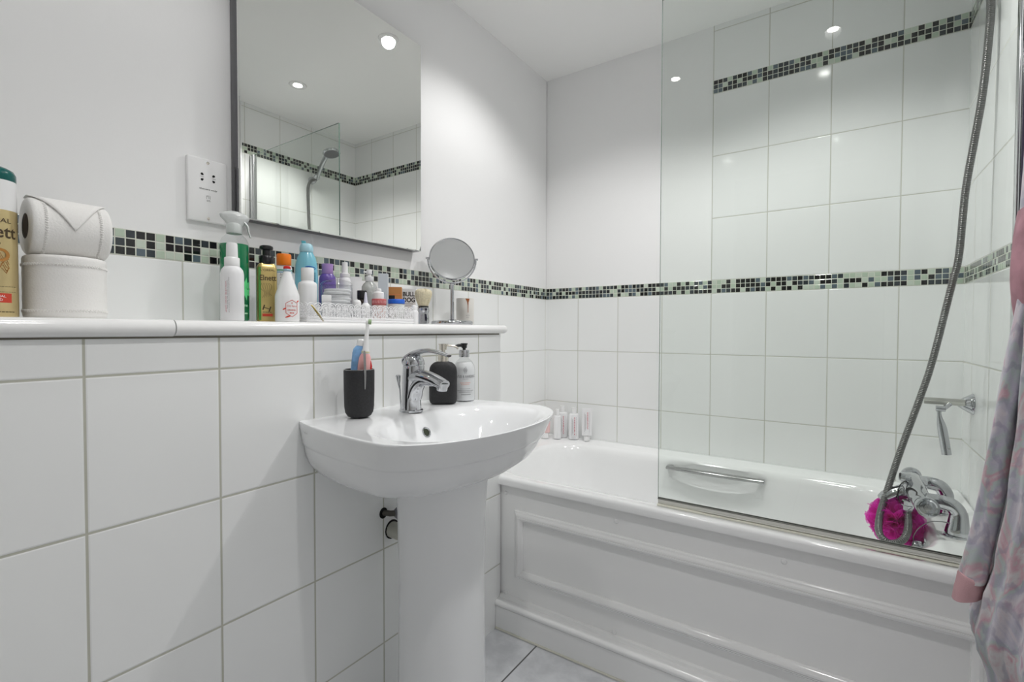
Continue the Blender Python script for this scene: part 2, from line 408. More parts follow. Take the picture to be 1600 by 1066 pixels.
# the ledge in two lengths, with a rounded nose
def ledge(y0, y1, label, z0=1.0265, z1=1.055, end=False):
    bm = BM(); xs = 0.2485; r = (z1-z0)/2; n = 10
    prof = [(0.0, z0), (xs-r, z0)] + [(xs-r+r*math.sin(PI*i/n), (z0+z1)/2 - r*math.cos(PI*i/n)) for i in range(1, n)] + [(xs-r, z1), (0.0, z1)]
    ys = [(y0, 1.0, 0)] + [(y1, 1.0, 0)]
    rs = []
    if not end:
        for y in (y0, y1): rs.append([(x, y, z) for x, z in prof])
    else:
        rs.append([(x, y0, z) for x, z in prof])
        for k in range(0, 9):
            a = PI/2*k/8; yy = y1 - r + r*math.sin(a); f = math.cos(a)
            zc = (z0+z1)/2
            rs.append([(x - (r*(1-f) if x > 0.1 else 0), yy, zc + (z-zc)*max(f, 0.02)) for x, z in prof])
    rings(bm, rs)
    return tag(obj('ledge_shelf', bm, SHELFM, ang=50), label, 'shelf')
ledge(YF, -1.7205, 'white rounded tile ledge, shorter length under the toilet rolls', z0=1.0255, z1=1.0555)
ledge(-1.7185, -0.689, 'long white rounded ledge above the basin, carrying the toiletries', end=True)
bm = BM(); box(bm, (BX-0.001, YF, 1.0225), (BX+0.0015, YB-0.01, 1.0262)); struct('trim_3', bm, mat('ledge_gap', (0.16, 0.15, 0.12), 0.9))

# ceiling downlights
names = ['downlight over the tap-free end of the bath, beside the mirror wall', 'ceiling downlight above the bath, near the shower hose end',
         'ceiling downlight above the basin side, near the door end', 'ceiling downlight near the door, on the robe side']
for (x, y), lb in zip(DOWNLIGHTS, names):
    t = thing('downlight', lb, 'ceiling light', (x, y, CEIL), group='ceiling downlights')
    bm = BM(); lathe(bm, [(0.0205, -0.0012), (0.0215, -0.003), (0.030, -0.005), (0.040, -0.004), (0.042, -0.0005), (0.042, 0.0)], 40, cap0=False, cap1=False); obj('bezel', bm, GLOSSW, t)
    bm = BM(); lathe(bm, [(0.0, -0.003), (0.0205, -0.003), (0.0205, -0.001)], 32, cap1=False); obj('lens', bm, LENS, t)

# ------------------------------------------------------------------ wall mirror
MY0, MY1, MZ0, MZ1, MX = -1.503, -0.905, 1.303, 1.990, 0.037
t = thing('wall_mirror', 'large frameless rectangular mirror on the white wall above the ledge', 'mirror', (0, (MY0+MY1)/2, MZ0))
hy = (MY1-MY0)/2; H = MZ1-MZ0
bm = BM(); box(bm, (0.0, -hy, 0), (MX-0.005, hy, H), bev=0.001); obj('backing', bm, DARKM, t)
bm = BM()
a = [(MX-0.005, -hy, 0), (MX-0.005, hy, 0), (MX-0.005, hy, H), (MX-0.005, -hy, H)]
b_ = [(MX-0.001, -hy, 0), (MX-0.001, hy, 0), (MX-0.001, hy, H), (MX-0.001, -hy, H)]
e = 0.0022
c_ = [(MX, -hy+e, e), (MX, hy-e, e), (MX, hy-e, H-e), (MX, -hy+e, H-e)]
rings(bm, [a, b_, c_]); obj('mirror_glass', bm, MIRR, t, ang=1)

# ------------------------------------------------------------------ shaver socket
t = thing('shaver_socket', 'white two-voltage shaver socket plate on the wall left of the mirror', 'socket', (-0.003, -1.5585, 1.2835))
bm = BM(); box(bm, (0, -0.0425, 0), (0.011, 0.0425, 0.1445), bev=0.003, seg=3); obj('plate', bm, WPLAS, t)
SQ = Matrix.Translation((0.0115, 0, 0)) @ Matrix.Rotation(PI/2, 4, 'Z')   # -Y of the text turns to +X
for y, z, sgn in ((-0.013, 0.1085, 1), (-0.013, 0.0955, -1), (0.012, 0.1085, 1), (0.012, 0.0955, -1)):
    bm = BM(); lathe(bm, [(0.0, 0), (0.0027, 0), (0.0027, 0.0006), (0.0, 0.0006)], 16, T=Matrix.Translation((0.0108, y, z)) @ Matrix.Rotation(PI/2, 4, 'Y'))
    d = 0.0022*(1 if y < 0 else -1)
    box(bm, (0.0108, min(y, y+d*1.4), z-0.0012-sgn*0.0015), (0.0115, max(y, y+d*1.4), z+0.0012-sgn*0.0015)); obj('pin_hole', bm, DARKH, t)
for z in (0.009, 0.1355):
    bm = BM(); lathe(bm, [(0.0, 0.0004), (0.0034, 0.0004), (0.0032, 0.0012), (0.0, 0.0014)], 16, T=Matrix.Translation((0.0105, 0.0, z)) @ Matrix.Rotation(PI/2, 4, 'Y')); obj('screw', bm, NICKEL, t)
bm = BM()
text_bm(bm, 'shavers only', 0.0042, 0.038, T=SQ @ Matrix.Translation((0, 0, 0.075)), thick=0.01)
obj('lettering', bm, BLACKI, t); bm = BM()
text_bm(bm, '115V', 0.0022, 0.008, T=SQ @ Matrix.Translation((-0.013, 0, 0.102)))
text_bm(bm, '230V', 0.0022, 0.008, T=SQ @ Matrix.Translation((0.012, 0, 0.102)))
obj('lettering', bm, BLACKI, t); bm = BM()
for q in ((-0.004, 0.057, 0.0006, 0.008), (0.004, 0.057, 0.0006, 0.008), (0, 0.061, 0.006, 0.0006), (0.001, 0.057, 0.0006, 0.005), (0.0, 0.0505, 0.008, 0.0007), (0.001, 0.0485, 0.009, 0.0006), (-0.002, 0.0585, 0.003, 0.0006)): bars(bm, [q], T=SQ)
obj('shaver_symbol', bm, BLACKI, t)

# ------------------------------------------------------------------ basin, pedestal
BC = (0.475, -1.251); RZ = 0.837
def half_w(x):
    if x < 0.535: return 0.228 + 0.045*math.sin((x-0.2323)/0.3027*PI/2)**0.8 if x > 0.2323 else 0.228
    return 0.273*math.sqrt(max(0.0, 1-((x-0.535)/0.141)**2))
def rim_pt(t_):
    """D-shaped outline, back edge flat against the boxing; t in 0..1, starting at the front tip"""
    tab = RIMTAB; L_ = tab[-1][0]*2 + 0.456; s_ = t_*L_; half = tab[-1][0]
    def side(q):
        for a_, b_ in zip(tab, tab[1:]):
            if b_[0] >= q: f = (q-a_[0])/(b_[0]-a_[0]+1e-12); return a_[1]+(b_[1]-a_[1])*f, a_[2]+(b_[2]-a_[2])*f
        return tab[-1][1:]
    if s_ <= half: x, y = side(s_); return x, BC[1]+y
    if s_ >= L_-half: x, y = side(L_-s_); return x, BC[1]-y
    return 0.2323, BC[1]+0.228-(s_-half)
RIMTAB = []; px_, py_, al = 0.676, 0.0, 0.0
for i_ in range(401):
    a_ = i_/400*2
    if a_ <= 1: q_ = math.sin(a_*PI/2); X_ = 0.535+0.141*math.cos(a_*PI/2); Y_ = 0.273*math.sin(a_*PI/2)
    else: X_ = 0.535-(a_-1)*0.3027; Y_ = half_w(X_)
    al += math.hypot(X_-px_, Y_-py_); RIMTAB.append((al, X_, Y_)); px_, py_ = X_, Y_
NB = 144
out = [rim_pt(i/NB) for i in range(NB)]
def sring(sx, sy, z, dx=0.0, wall=True):
    r = []
    for x, y in out:
        X = BX+0.0003 + max(0, x-BX)*sx + dx; Y = BC[1] + (y-BC[1])*sy
        if wall: X = max(X, BX+0.0003)
        r.append((X, Y, z))
    return r
bowl_c = (0.512, -1.251); BA, BBr = 0.145, 0.222
def top_z(x, y):
    r = math.sqrt((abs(x-bowl_c[0])/BA)**2.3 + (abs(y-bowl_c[1])/BBr)**2.3)**(2/2.3)
    f = max(0.0, min(1.0, (1.04-r)/0.62)); f = f*f*(3-2*f)
    lo = 0.012*max(0.0, min(1, (1.04-r)/1.04))
    g = 0.006*max(0, min(1, (1.25-r)/0.25))**2
    return RZ - 0.112*f - lo - g*0.6
under = [  # (scale x from the wall, scale y, z, shift x)
    (0.25, 0.22, 0.689, 0.10), (0.45, 0.42, 0.690, 0.03), (0.60, 0.58, 0.695, 0), (0.72, 0.72, 0.704, 0), (0.82, 0.83, 0.720, 0), (0.88, 0.895, 0.740, 0), (0.915, 0.932, 0.762, 0), (0.928, 0.945, 0.779, 0), (0.932, 0.948, 0.7825, 0), (0.947, 0.960, 0.7845, 0),
    (0.953, 0.966, 0.791, 0), (0.970, 0.979, 0.808, 0), (0.988, 0.991, 0.823, 0), (0.996, 0.997, 0.8325, 0)]
rs = [sring(a, b, z, d) for a, b, z, d in under]
rs.append(sring(0.9985, 0.9985, 0.8360)); rs.append(sring(0.9945, 0.9945, 0.8375))
bm = BM()
NR = 46
for k in range(1, NR+1):
    f = 1 - k/NR
    ring = []
    for x, y in out:
        x0 = BX+0.0003 + max(0, x-BX)*0.9945; y0 = BC[1] + (y-BC[1])*0.9945
        ff = max(f, 0.004); ff = ff**0.9
        X = bowl_c[0] + (x0-bowl_c[0])*ff; Y = bowl_c[1] + (y0-bowl_c[1])*ff
        z = top_z(X, Y)
        edge = max(0.0, 1 - (1-ff)/0.08)
        ring.append((X, Y, z + 0.0005*edge))
    rs.append(ring)
rings(bm, rs)
t = thing('wash_basin', 'white ceramic D-shaped pedestal basin fixed to the tiled boxing', 'basin', (0, 0, 0))
obj('bowl', bm, CERAM, t, ang=60)
# pedestal
bm = BM(); pr = []
for z, s in ((0.0, 1.12), (0.02, 1.12), (0.06, 1.04), (0.15, 1.0), (0.45, 0.97), (0.62, 1.0), (0.68, 1.04), (0.692, 1.06), (0.6985, 1.08)):
    pr.append([(0.440 + 0.098*s*math.copysign(abs(math.cos(a))**0.8, math.cos(a)), -1.2455 + 0.095*s*math.copysign(abs(math.sin(a))**0.8, math.sin(a)), z) for a in [2*PI*i/64 for i in range(64)]])
rings(bm, pr); obj('pedestal', bm, CERAM, t, ang=50)
# overflow, waste
ovx, ovz = 0.3800, None
def surf(x, y): return top_z(x, y)
ox, oy = 0.396, -1.252; oz = surf(ox, oy)
sl = math.atan((surf(ox+0.004, oy)-surf(ox-0.004, oy))/0.008)
TO = Matrix.Translation((ox, oy, oz)) @ Matrix.Rotation(-sl, 4, 'Y')
bm = BM(); lathe(bm, [(0.0088, -0.002), (0.0088, 0.0006), (0.0105, 0.0022), (0.0125, 0.0018), (0.0132, 0.0), (0.0132, -0.002)], 32, T=TO, cap0=False, cap1=False); obj('overflow_ring', bm, CHROME, t)
bm = BM(); lathe(bm, [(0.0, 0.0004), (0.0088, 0.0004), (0.0088, -0.001)], 24, T=TO, cap1=False); obj('overflow_hole', bm, mat('overflow_dark', (0.03, 0.04, 0.02), 0.7), t)
bz = surf(0.525, -1.251)
bm = BM(); lathe(bm, [(0.0, 0.004), (0.017, 0.003), (0.022, 0.0), (0.022, -0.003)], 32, T=Matrix.Translation((0.525, -1.251, bz+0.001))); obj('pop_up_plug', bm, CHROME, t)
# maker's mark on the left flank
bowl_o = [c for c in t.children if c.name.startswith('bowl')][0]
hit, loc_, nor_, _ = bowl_o.ray_cast(Vector((0.272, -1.9, 0.818)), Vector((0, 1, 0)))
bm = BM(); rot_ = nor_.to_track_quat('-Y', 'Z').to_matrix().to_4x4()
text_bm(bm, 'Twyford', 0.006, 0.026, T=Matrix.Translation(loc_ + nor_*0.0006) @ rot_); obj('maker_mark', bm, GREYI, t)

# pipes behind the pedestal
t = thing('waste_pipe', 'off-white waste pipe coming out of the boxing behind the pedestal', 'pipe', (BX, -1.2135, 0.508))
bm = BM(); tube(bm, [(-0.02, 0, 0), (0.05, 0, -0.002), (0.085, -0.0, -0.003)], 0.0205, 24); obj('pipe', bm, BONE, t)
bm = BM(); lathe(bm, [(0.0, 0), (0.0235, 0), (0.0235, 0.0012), (0.0, 0.0012)], 20, T=Matrix.Rotation(PI/2, 4, 'Y') @ Matrix.Scale(1.08, 4, (1, 0, 0))); obj('wall_hole', bm, DARKH, t)
t = thing('supply_pipe', 'dark copper supply pipe and valve above the waste pipe, behind the pedestal', 'pipe', (BX, -1.243, 0.560))
bm = BM(); tube(bm, [(-0.01, 0, 0), (0.018, 0.008, 0), (0.032, 0.022, -0.0)], 0.0075, 16); obj('pipe', bm, mat('dull_pipe', (0.10, 0.095, 0.08), 0.4, 0.5), t)
bm = BM(); tube(bm, [(0.028, 0.014, 0.0), (0.030, 0.019, 0), (0.05, 0.05, 0)], [0.010, 0.0150, 0.0150], 16); obj('valve', bm, GREYF, t)
bm = BM(); lathe(bm, [(0.0, 0), (0.013, 0), (0.013, 0.0012), (0.0, 0.0012)], 20, T=Matrix.Rotation(PI/2, 4, 'Y') @ Matrix.Scale(1.1, 4, (1, 0, 0))); obj('wall_hole', bm, DARKH, t)

# ------------------------------------------------------------------ basin mixer tap
t = thing('mixer_tap', 'chrome single-lever mixer tap standing on the basin deck', 'tap', (0.336, -1.243, RZ), rz=0.0)
bm = BM(); lathe(bm, [(0.0, 0), (0.029, 0), (0.029, 0.004), (0.0265, 0.006), (0.0, 0.006)], 36); obj('base_ring', bm, CHROME, t)
bm = BM(); rs = []
# upright body leaning forward as it rises, oval in section
for z, cx, rx, ry in ((0.004, 0.0, 0.0265, 0.0245), (0.02, -0.0005, 0.0255, 0.0235), (0.05, 0.001, 0.0245, 0.0225), (0.075, 0.004, 0.0255, 0.0232), (0.092, 0.007, 0.0270, 0.0245), (0.104, 0.0085, 0.0272, 0.0250), (0.1125, 0.009, 0.0272, 0.0250), (0.1145, 0.009, 0.0262, 0.024)):
    rs.append([(cx+rx*math.cos(2*PI*i/40), ry*math.sin(2*PI*i/40), z) for i in range(40)])
rings(bm, rs)
sp_ = cr([(0.004, 0, 0.082), (0.035, 0, 0.090), (0.075, 0, 0.086), (0.105, 0, 0.0785), (0.122, 0, 0.0735)], 6)
tube(bm, sp_, [0.020 - 0.0065*i/(len(sp_)-1) for i in range(len(sp_))], 28, sx=0.85, sy=1.15)
# curved web joining spout and body
web = cr([(0.010, 0, 0.035), (0.022, 0, 0.062), (0.045, 0, 0.078), (0.085, 0, 0.079)], 5)
tube(bm, web, [0.021, 0.021, 0.0205, 0.020, 0.0195, 0.019, 0.0185, 0.018, 0.0175, 0.017, 0.0165, 0.016, 0.0155, 0.015, 0.0145, 0.014], 24, sx=0.8, sy=1.0)
obj('body', bm, CHROME, t, ang=60)
bm = BM(); tube(bm, [(0.116, 0, 0.078), (0.113, 0, 0.064), (0.1125, 0, 0.060)], [0.0125, 0.0125, 0.0115], 28); obj('aerator', bm, CHROME, t)
bm = BM(); lathe(bm, [(0.0, 0.1150), (0.0262, 0.1152), (0.0268, 0.117), (0.0262, 0.124), (0.0235, 0.132), (0.017, 0.1385), (0.008, 0.1415), (0.0, 0.142)], 36, T=Matrix.Translation((0.009, 0, 0)))
hp = cr([(-0.010, 0, 0.118), (-0.004, 0, 0.130), (0.016, 0, 0.1435), (0.055, 0, 0.151), (0.100, 0, 0.149), (0.137, 0, 0.1415)], 6)
tube(bm, hp, [0.0150 + 0.0025*math.sin(PI*min(1, i/10)) - 0.0125*max(0, i/(len(hp)-1)-0.25) for i in range(len(hp))], 26, sx=0.55, sy=1.35)
obj('lever', bm, CHROME, t, ang=60)
t.rotation_euler = (0, 0, -0.10)
bm = BM(); tube(bm, [(-0.044, 0.002, 0.0), (-0.0465, 0.001, 0.05), (-0.0495, 0.0, 0.064), (-0.052, 0.0, 0.084), (-0.052, 0, 0.087)], [0.0016, 0.0018, 0.0034, 0.0068, 0.005], 16); obj('pop_up_rod', bm, CHROME, t)

# ------------------------------------------------------------------ things on the basin
cx, cy = 0.300, -1.371
t = thing('tumbler', 'matt black toothbrush tumbler on the left of the basin deck', 'tumbler', (cx, cy, RZ+0.0004), face_cam(cx, cy))
bm = BM(); lathe(bm, [(0.0, 0.0), (0.017, 0.0), (0.025, 0.004), (0.0295, 0.012), (0.0312, 0.024), (0.0322, 0.06), (0.0325, 0.102), (0.0318, 0.1045), (0.0300, 0.1045), (0.0292, 0.102), (0.0288, 0.02), (0.0, 0.012)], 48); obj('cup', bm, BLACKR, t, ang=50); t.scale = (1.05, 1.05, 1.05)
bm = BM(); lathe(bm, [(0.0290, 0.1046), (0.0322, 0.1046), (0.0318, 0.1056), (0.0295, 0.1056)], 48, cap0=False, cap1=False); obj('rim', bm, STEEL, t)
def local(o, p):
    return (Matrix.Translation(o.location) @ o.rotation_euler.to_matrix().to_4x4()) @ Vector(p)
rz = face_cam(cx, cy)
def cup_thing(name, label, cat, p, rot):
    o = thing(name, label, cat, (0, 0, 0)); Rz = Matrix.Translation((cx, cy, RZ+0.013)) @ Matrix.Rotation(rz, 4, 'Z') @ Matrix.Translation(p) @ Matrix.Rotation(rot[0], 4, 'X') @ Matrix.Rotation(rot[1], 4, 'Y') @ Matrix.Rotation(rot[2], 4, 'Z')
    o.location = Rz.to_translation(); o.rotation_euler = Rz.to_euler(); return o
# toothpaste tube, cap up
t = cup_thing('toothpaste_tube', 'blue toothpaste tube with white cap standing in the black tumbler', 'toothpaste', (-0.0105, 0.008, 0.020), (0.0, 0.11, 0.12))
bm = BM(); rs = []
for z, hx, hy_ in ((0.0, 0.0155, 0.0008), (0.02, 0.0158, 0.004), (0.07, 0.0165, 0.0075), (0.115, 0.0170, 0.0095), (0.124, 0.0155, 0.0095), (0.130, 0.0115, 0.0085), (0.132, 0.009, 0.008)):
    rs.append([(hx*math.cos(a), hy_*math.sin(a), z) for a in [2*PI*i/36 for i in range(36)]])
rings(bm, rs); obj('tube', bm, TPBLUE, t, ang=60)
bm = BM(); lathe(bm, [(0.0, 0.132), (0.0095, 0.132), (0.0098, 0.136), (0.0088, 0.145), (0.006, 0.1475), (0.0, 0.148)], 24); obj('cap', bm, WPLAS, t)
bm = BM(); text_bm(bm, 'whitening expert', 0.0030, 0.045, T=Matrix.Translation((0.001, -0.0098, 0.092)) @ Matrix.Rotation(-0.05, 4, 'Y') @ Matrix.Rotation(PI/2, 4, 'Y')); bars(bm, [(0, 0, 0.04, 0.0012)], T=Matrix.Translation((0.0055, -0.0095, 0.095)) @ Matrix.Rotation(PI/2, 4, 'Y')); obj('print', bm, mat('violet_print', (0.22, 0.08, 0.35), 0.5), t)
# electric toothbrush
t = cup_thing('electric_toothbrush', 'pink and white electric toothbrush leaning in the black tumbler', 'toothbrush', (0.0045, -0.0065, 0.010), (0.0, 0.075, 0))
bm = BM(); rs = []
for z, a_, b2 in ((0.0, 0.011, 0.010), (0.01, 0.013, 0.012), (0.06, 0.0135, 0.012), (0.095, 0.0150, 0.012), (0.115, 0.0130, 0.011), (0.124, 0.009, 0.009)):
    rs.append([(a_*math.cos(q)*1.0, b2*math.sin(q), z) for q in [2*PI*i/30 for i in range(30)]])
rings(bm, rs); obj('handle', bm, PINKH, t, ang=60)
bm = BM(); tube(bm, [(0.0128, -0.0035, 0.05), (0.0138, -0.0035, 0.085), (0.0140, -0.0035, 0.096), (0.0125, -0.0035, 0.108)], [0.0022, 0.0026, 0.0030, 0.0012], 12); obj('red_stripe', bm, REDP, t)['label'] = 'red rubber side stripe'
bm = BM(); lathe(bm, [(0.0085, 0.1235), (0.0092, 0.126), (0.0088, 0.130), (0.0070, 0.1345), (0.0066, 0.144), (0.0048, 0.165), (0.0038, 0.183), (0.0036, 0.192)], 22); obj('neck', bm, WPLAS, t)
bm = BM(); lathe(bm, [(0.0092, 0.1255), (0.0096, 0.1275), (0.0092, 0.1295)], 22, cap0=False, cap1=False); obj('colour_ring', bm, mat('cream_ring', (0.7, 0.66, 0.45), 0.5), t)
TH = Matrix.Translation((0.0, 0.0, 0.197)) @ Matrix.Rotation(PI/2, 4, 'Y')
bm = BM(); lathe(bm, [(0.0, -0.004), (0.0062, -0.004), (0.0066, 0.001), (0.0, 0.001)], 22, T=TH); obj('brush_head', bm, WPLAS, t)
bm = BM(); lathe(bm, [(0.0, 0.001), (0.0058, 0.001), (0.0058, 0.0080), (0.0, 0.0086)], 22, T=TH)
obj('bristles', bm, mat('green_bristles', (0.35, 0.48, 0.28), 0.8, noise=0.5, scale=500), t)
# tweezers hooked over the rim
t = thing('tweezers', 'silver tweezers hooked over the rim of the black tumbler', 'tweezers', (cx, cy, RZ+0.003), rz)
t.scale = (1.05, 1.05, 1.05)
bm = BM()
def blade(bm, pts, ws, th=0.0007):
    rs = []
    for (x, y, z), w_ in zip(pts, ws): rs.append([(x-w_, y-th, z), (x+w_, y-th, z), (x+w_, y+th, z), (x-w_, y+th, z)])
    rings(bm, rs)
blade(bm, [(0.012, -0.0345, 0.062), (0.0125, -0.0348, 0.09), (0.012, -0.0345, 0.113), (0.011, -0.0335, 0.138), (0.0105, -0.0322, 0.144)], [0.0011, 0.002, 0.0024, 0.0026, 0.0015])
blade(bm, [(0.012, -0.0240, 0.07), (0.0125, -0.0238, 0.09), (0.012, -0.0255, 0.113), (0.011, -0.0305, 0.138), (0.0105, -0.0312, 0.144)], [0.0011, 0.002, 0.0024, 0.0026, 0.0015])
obj('arms', bm, STEEL, t)
# black soap dispenser
x, y = 0.318, -1.107
t = thing('soap_dispenser', 'matt black soap dispenser with metal pump, behind the mixer tap', 'soap dispenser', (x, y, RZ+0.0004), face_cam(x, y))
bm = BM(); rs = []
for z, hx, hy_, r in ((0.0, 0.030, 0.016, 0.014), (0.003, 0.0345, 0.021, 0.018), (0.010, 0.0372, 0.0235, 0.021), (0.02, 0.0378, 0.024, 0.0215), (0.085, 0.0378, 0.024, 0.0215), (0.098, 0.0362, 0.0232, 0.021), (0.106, 0.032, 0.021, 0.020), (0.112, 0.025, 0.018, 0.0175), (0.1145, 0.017, 0.016, 0.0155), (0.1155, 0.0145, 0.0145, 0.0144)):
    rs.append(rrect(hx, hy_, r, z, nc=8, ns=4))
rings(bm, rs); obj('bottle', bm, BLACKR, t, ang=60)
bm = BM(); lathe(bm, [(0.0145, 0.1150), (0.0145, 0.133), (0.0138, 0.1345), (0.008, 0.1345)], 32); obj('collar', bm, NICKEL, t)
bm = BM(); lathe(bm, [(0.006, 0.134), (0.006, 0.147), (0.0105, 0.147), (0.0105, 0.160), (0.0125, 0.1605), (0.0125, 0.163), (0.0, 0.1638)], 28)
obj('pump', bm, NICKEL, t)
bm = BM(); tube(bm, cr([(0.006, 0.0, 0.159), (0.022, 0, 0.158), (0.036, 0.0, 0.154), (0.040, 0.0, 0.149)], 4), 0.0028, 12); obj('nozzle', bm, NICKEL, t)
# hand wash bottle
x, y = 0.325, -1.026
t = thing('hand_wash_bottle', 'clear hand wash bottle of white soap, right of the black dispenser', 'soap bottle', (x, y, RZ+0.0004), face_cam(x, y, 0.12))
SH = [(0.0, 0.0), (0.0275, 0.0), (0.0305, 0.003), (0.031, 0.01), (0.031, 0.088), (0.029, 0.100), (0.022, 0.112), (0.0145, 0.119), (0.0125, 0.123), (0.0125, 0.126)]
bm = BM(); lathe(bm, SH, 40, cap1=False); obj('bottle', bm, CLEARP, t, ang=50)
bm = BM(); lathe(bm, [(0.0, 0.001), (0.0285, 0.002), (0.0295, 0.008), (0.0295, 0.088), (0.0275, 0.0985), (0.021, 0.109), (0.0, 0.110)], 40); obj('liquid_soap', bm, SOAPW, t)
bm = BM(); lathe(bm, [(0.0145, 0.124), (0.0148, 0.126), (0.0148, 0.142), (0.0135, 0.1445), (0.005, 0.1445)], 32, cap0=False); obj('collar', bm, CHROME, t)
bm = BM(); lathe(bm, [(0.0045, 0.144), (0.0045, 0.149), (0.0075, 0.1495), (0.0085, 0.158), (0.010, 0.1605), (0.010, 0.163), (0.0, 0.1635)], 24)
tube(bm, [(0, 0, 0.1575), (-0.018, -0.004, 0.157), (-0.029, -0.006, 0.1535)], [0.0048, 0.0042, 0.003], 12); obj('pump', bm, BLACKP, t)
bm = BM()
text_bm(bm, 'BAYLIS & HARDING', 0.0075, 0.066, bend=0.0312, T=TZ(0.071), thick=0.02)
text_bm(bm, 'ENGLAND', 0.003, 0.016, bend=0.0312, T=TZ(0.0635))
text_bm(bm, 'anti-bacterial hand wash', 0.003, 0.05, bend=0.0312, T=TZ(0.031), thick=0.02)
bars(bm, [(0, 0.036, 0.030, 0.0009), (0, 0.0265, 0.04, 0.0012), (0.002, 0.020, 0.028, 0.0022)], bend=0.0312)
bars(bm, [(0, 0.085, 0.010, 0.002), (0, 0.089, 0.012, 0.002), (0, 0.093, 0.009, 0.002), (0.001, 0.097, 0.006, 0.0015), (0, 0.081, 0.008, 0.0015)], bend=0.0312)
obj('lettering', bm, GREYI, t)
bm = BM(); text_bm(bm, 'sweet mandarin', 0.003, 0.030, bend=0.0312, T=TZ(0.053)); text_bm(bm, '& grapefruit', 0.003, 0.024, bend=0.0312, T=TZ(0.048)); obj('orange_lettering', bm, ORNI, t)

# ------------------------------------------------------------------ toiletries on the ledge
SZ = 1.0555
def bottle(name, label, cat, x, y, z=SZ, off=0.0, group=None):
    return thing(name, label, cat, (x, y, z+0.0002), face_cam(x, y, off), group)
def part(p, name, prof, m, seg=36, sx=1, sy=1, ang=50, T=None):
    bm = BM(); lathe(bm, prof, seg, sx=sx, sy=sy, T=T); return obj(name, bm, m, p, ang=ang)

# hairspray
t = bottle('hairspray_can', 'tall gold hairspray can with dark teal cap at the left end of the ledge', 'hairspray', 0.15, -1.9255, z=1.0555, off=-0.05)
part(t, 'can', [(0.0, 0), (0.026, 0), (0.0275, 0.002), (0.0275, 0.161)], GOLDL)
part(t, 'white_shoulder', [(0.0275, 0.161), (0.0275, 0.1625), (0.0272, 0.206), (0.026, 0.2065)], WPLAS)
part(t, 'cap', [(0.0268, 0.2055), (0.0272, 0.206), (0.0270, 0.217), (0.0245, 0.2225), (0.018, 0.2265), (0.0, 0.228)], TEAL)
bm = BM(); text_bm(bm, "L'OR\u00c9AL", 0.0085, 0.044, bend=0.0277, T=TZ(0.1455, 0.06)); obj('lettering', bm, BROWNI, t); bm = BM(); text_bm(bm, 'Elnett', 0.019, 0.058, bend=0.0277, T=TZ(0.128, 0.08), thick=0.015); text_bm(bm, 'SATIN', 0.003, 0.02, bend=0.0277, T=TZ(0.110))
bars(bm, [(0.0, 0.046, 0.06, 0.0006), (0, 0.038, 0.06, 0.0004), (0.012, 0.008, 0.03, 0.001)], bend=0.0277)
obj('lettering', bm, BROWNI, t)
bm = BM()
for k in range(8): 
    a = [(0.0, 0.0277*0)]
    pts = [Vector((0.0278*math.sin(q), -0.0278*math.cos(q), 0.092 + 0.009*math.sin(5*s_*0.4+k*0.8)*0.6 - 0.003*k + 0.004*k*0)) for q, s_ in [(-0.2+0.13*s_, s_) for s_ in range(8)]]
    tube(bm, pts, 0.0004, 5)
lathe(bm, [(0.006, 0), (0.009, 0.0), (0.010, 0.0003)], 20, T=Matrix.Rotation(0.35, 4, 'Z') @ Matrix.Translation((0, -0.0279, 0.093)) @ Matrix.Rotation(PI/2, 4, 'X'), cap0=False, cap1=False)
obj('hair_swirl_print', bm, mat('amber_print', (0.45, 0.20, 0.04), 0.4), t)
bm = BM()
rs = [[(0.0279*math.sin(q), -0.0279*math.cos(q), z) for z in (0.022, 0.036)] for q in [0.0+0.1*i - 0.5 for i in range(14)]]
for a, b in zip(rs, rs[1:]): bm.faces.new([bm.verts.new(p) for p in (a[0], b[0], b[1], a[1])])
obj('red_label', bm, REDLAB, t, recalc=False)
bm = BM(); text_bm(bm, 'NORMAL', 0.0035, 0.022, bend=0.0282, T=TZ(0.0315, 0.15)); text_bm(bm, 'HOLD', 0.0035, 0.014, bend=0.0282, T=TZ(0.0262, 0.15)); obj('label_lettering', bm, WPLAS, t)

# toilet rolls
def roll_bm(r, h, core=0.02):
    bm = BM(); pr = [(core, 0), (r-0.004, 0.0), (r-0.001, 0.002), (r, 0.006)] + [(r*(1+0.004*math.sin(i*1.7)), 0.006+(h-0.012)*i/16) for i in range(1, 16)] + [(r, h-0.006), (r-0.001, h-0.002), (r-0.004, h), (core, h)]
    lathe(bm, pr, 64, cap0=False, cap1=False); return bm
def core_bm(h, core=0.02):
    bm = BM(); lathe(bm, [(core-0.0015, 0.001), (core, 0.001), (core, h-0.001), (core-0.0015, h-0.001), (core-0.0015, 0.001)], 40, cap0=False, cap1=False); return bm
x, y = 0.14, -1.8395
t = thing('toilet_roll', 'white toilet roll standing upright on the ledge, beneath the other roll', 'toilet roll', (x, y, SZ), face_cam(x, y), group='toilet rolls')
obj('paper', roll_bm(0.0525, 0.1005), PAPER, t, ang=50); obj('core', core_bm(0.1005), CARDIN, t)
def emboss(t, r, h, zs):
    bm = BM()
    for z in zs:
        for i in range(150):
            a = 2*PI*i/150; b = a + 2*PI/150*0.62
            d = r+0.0006
            tube(bm, [(d*math.cos(a), d*math.sin(a), z-0.002+0.0018*(i % 2)), (d*math.cos(b), d*math.sin(b), z+0.002-0.0012*(i % 2))], 0.0009, 5)
    return bm
for zb in (0.012, 0.085): obj('embossed_band', emboss(t, 0.0524, 0.1, (zb,)), PAPER, t)
HR = 0.0460
t = thing('toilet_roll', 'white toilet roll lying on its side with its end folded to a point', 'toilet roll', (0.138, -1.887, SZ+0.1005+HR+0.0004), group='toilet rolls', rot=(-PI/2, 0, 0))
